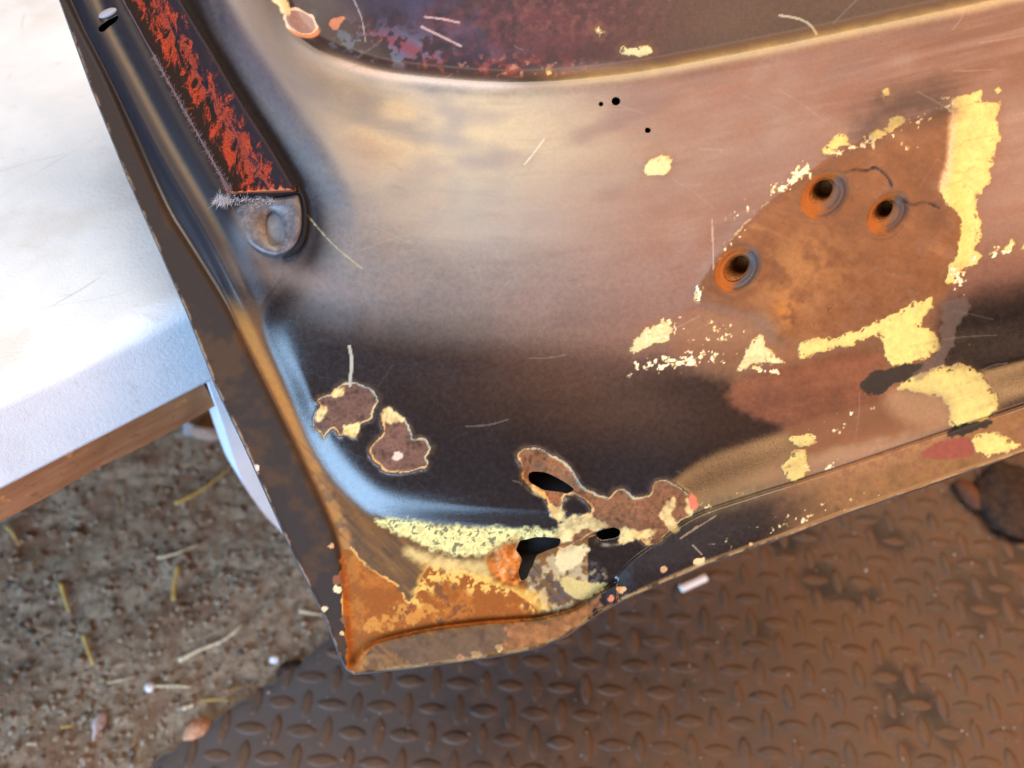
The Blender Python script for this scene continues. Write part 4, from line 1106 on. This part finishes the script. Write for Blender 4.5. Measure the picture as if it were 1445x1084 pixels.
def lump(name, px, py, sx, sy, h, mat, label, cat, zbase=None, seed=1, rot=0., pointy=0., sub=3, group=None, rough=.35):
    g = on_plane(px, py, 0.0 if zbase is None else zbase)
    z = ground_z(g[0], g[1]) if zbase is None else zbase
    g = on_plane(px, py, z + h * .4)
    bm = bmesh.new(); bmesh.ops.create_icosphere(bm, subdivisions=sub, radius=1)
    for v_ in bm.verts:
        p = v_.co.copy()
        k = 1 + rough * float(fbm(np.array([p.x * 9 + seed * 13 + p.z * 5]), np.array([p.y * 9 + p.z * 6 + seed * 7]), 7, seed, 3)[0])
        xx = p.x * k * (1 - pointy * max(0, -p.y) ** .7) * sx; yy = p.y * k * sy; zz = max(-.6, p.z * k) * h
        c, s = math.cos(rot), math.sin(rot)
        v_.co = (xx * c - yy * s, xx * s + yy * c, zz + h * .55)
    me = bpy.data.meshes.new(name); bm.to_mesh(me); bm.free()
    o = link(name, me, mat, None, True)
    o.location = (g[0], g[1], z)
    return tag(o, label, cat, group)
def stone_mat(name, c1, c2, r=.8, sc=250):
    t = NT(name); n = t.noise(sc, 5, .7)
    return t.done(t.mix(t.rng(n, .35, .65), c1, c2), r, t.bump(n, .6, .0015), .3)
M_WHITE = stone_mat('white_pebble', (.55, .50, .47), (.78, .74, .72))
M_PINK = stone_mat('pinkish_chip', (.34, .25, .24), (.50, .40, .38))
M_ORG = stone_mat('orange_chip', (.30, .13, .06), (.50, .25, .14))
M_DBR = stone_mat('dark_clod', (.014, .008, .005), (.045, .022, .012), .85, 160)
M_BRN = stone_mat('brown_stone', (.22, .13, .09), (.38, .24, .18))
lump('pebble', 212, 970, .0042, .0042, .0035, M_WHITE, 'round white pebble on the dirt at the end of a straight white straw', 'pebble', rough=.12)
lump('pebble', 388, 931, .0045, .0032, .003, M_WHITE, 'flat white pebble on the dirt just above the mat edge', 'pebble', seed=3)
lump('chip', 139, 1026, .0050, .0105, .004, M_PINK, 'pinkish grey pointed chip standing out on the dirt in the lower left', 'chip', seed=4, pointy=.8)
lump('wood_chip', 278, 1032, .0125, .0085, .006, M_ORG, 'orange brown wood chip leaning on the rubber mat edge', 'wood chip', seed=5, rot=.5)
lump('wood_chip', 410, 945, .012, .007, .006, M_DBR, 'dark brown chip lodged in the mat edge beside the door corner', 'wood chip', seed=6, rot=.4)
lump('stone', 292, 612, .018, .007, .010, M_BRN, 'long pinkish brown stone lying in the shade under the brown rail', 'stone', seed=7, rot=-.1)
lump('stone', 272, 605, .010, .008, .012, stone_mat('grey_stone', (.16, .15, .15), (.30, .28, .27)), 'grey rounded stone just left of the pinkish brown stone under the rail', 'stone', seed=8)
lump('clod', 1432, 708, .036, .040, .013, M_DBR, 'large dark brown rounded clod on the mat, cut by the right picture border', 'clod', .003, seed=9, sub=4, rough=.3)
lump('clod', 1368, 700, .009, .019, .008, stone_mat('red_brown_clod', (.07, .025, .011), (.12, .042, .018)), 'small red brown clod on the mat beside the large dark one', 'clod', .003, seed=10, rot=.35)
def scrap():
    a = on_plane(961, 831, .006); b = on_plane(996, 815, .006)
    d = (b - a) / np.linalg.norm(b - a); s = np.cross(d, (0, 0, 1)); s /= np.linalg.norm(s); q = np.cross(s, d)
    vs = []; fs = []; N = 14
    base = np.array([a[0], a[1], .0015])
    prof = [(0, .0016), (0, .0033), (.0003, .0036), (.5, .0035), (.9997, .0036), (1, .0033), (1, .0016)]
    L = np.linalg.norm(b - a)
    for t_, r in prof:
        for k in range(N):
            an = 2 * math.pi * k / N
            vs.append(a - base + d * t_ * L + (s * math.cos(an) + q * .85 * math.sin(an)) * r)
    for i in range(len(prof) - 1):
        for k in range(N): fs.append((i * N + k, i * N + (k + 1) % N, (i + 1) * N + (k + 1) % N, (i + 1) * N + k))
    fs.append(tuple(range(N))[::-1]); fs.append(tuple((len(prof) - 1) * N + k for k in range(N)))
    t = NT('white_paper')
    n = t.noise(500, 3)
    o = link('paper_tube', mesh_from('paper_tube', vs, fs), t.done(t.mix(n, (.62, .60, .58), (.80, .78, .75)), .7, t.bump(n, .2, .0004), .3), None, False)
    o.location = base
    tag(o, 'small white rolled paper tube lying on the rubber mat below the door edge', 'paper scrap')
scrap()
# crumbs on the mat and gravel in the dirt: too many to count
def scatter(name, n, pick, size, mats, kind_label=None):
    ico = bmesh.new(); bmesh.ops.create_icosphere(ico, subdivisions=1, radius=1)
    iv = np.array([v_.co[:] for v_ in ico.verts]); jf = np.array([[v_.index for v_ in f.verts] for f in ico.faces]); ico.free()
    VV = []; FF = []; MI = []; k = 0
    for i in range(n):
        p = pick()
        if p is None: continue
        r = size()
        sc = np.array([rnd.uniform(.6, 1.4), rnd.uniform(.5, 1.1), rnd.uniform(.4, .8)]) * r
        a = rnd.uniform(0, 6.28); c, s = math.cos(a), math.sin(a)
        v = iv * sc * RT.uniform(.75, 1.2, (len(iv), 1))
        v = np.stack([v[:, 0] * c - v[:, 1] * s, v[:, 0] * s + v[:, 1] * c, v[:, 2]], -1) + np.array([p[0], p[1], p[2] + r * .15])
        VV.append(v); FF.append(jf + k * len(iv)); MI += [rnd.choice(range(len(mats)))] * len(jf); k += 1
    me = np_mesh(name, np.concatenate(VV), np.concatenate(FF))
    o = link(name, me, mats[0])
    for m_ in mats[1:]: me.materials.append(m_)
    me.polygons.foreach_set('material_index', np.array(MI, np.int32))
    tag(o, kind='stuff')
def pick_dirt():
    px = rnd.uniform(-60, 520); py = rnd.uniform(520, 1110)
    g = on_plane(px, py)
    rel = g[:2] - MAT_A
    u = (MAT_B - MAT_A) / np.linalg.norm(MAT_B - MAT_A); v = np.array([u[1], -u[0]])
    if rel @ v > -.004: return None
    return (g[0], g[1], ground_z(g[0], g[1]))
GM = [stone_mat('gravel_grey', (.20, .145, .10), (.36, .27, .19), .95), stone_mat('gravel_brown', (.17, .10, .06), (.28, .18, .11), .95), stone_mat('gravel_dark', (.09, .065, .05), (.15, .11, .085), .95), stone_mat('gravel_pale', (.30, .26, .23), (.48, .42, .38))]
scatter('gravel', 4200, pick_dirt, lambda: 0.0007 + 0.0032 * rnd.random() ** 3.2, [GM[0], GM[0], GM[1], GM[1], GM[1], GM[2]])
def pick_mat():
    px = rnd.uniform(300, 1470); py = rnd.uniform(640, 1110)
    g = on_plane(px, py)
    rel = g[:2] - MAT_A
    u = (MAT_B - MAT_A) / np.linalg.norm(MAT_B - MAT_A); v = np.array([u[1], -u[0]])
    if rel @ v < .004: return None
    return (g[0], g[1], .0025)
scatter('crumbs', 900, pick_mat, lambda: 0.0004 + 0.0014 * rnd.random() ** 4, [GM[1], GM[1], GM[2], GM[0], GM[3]])
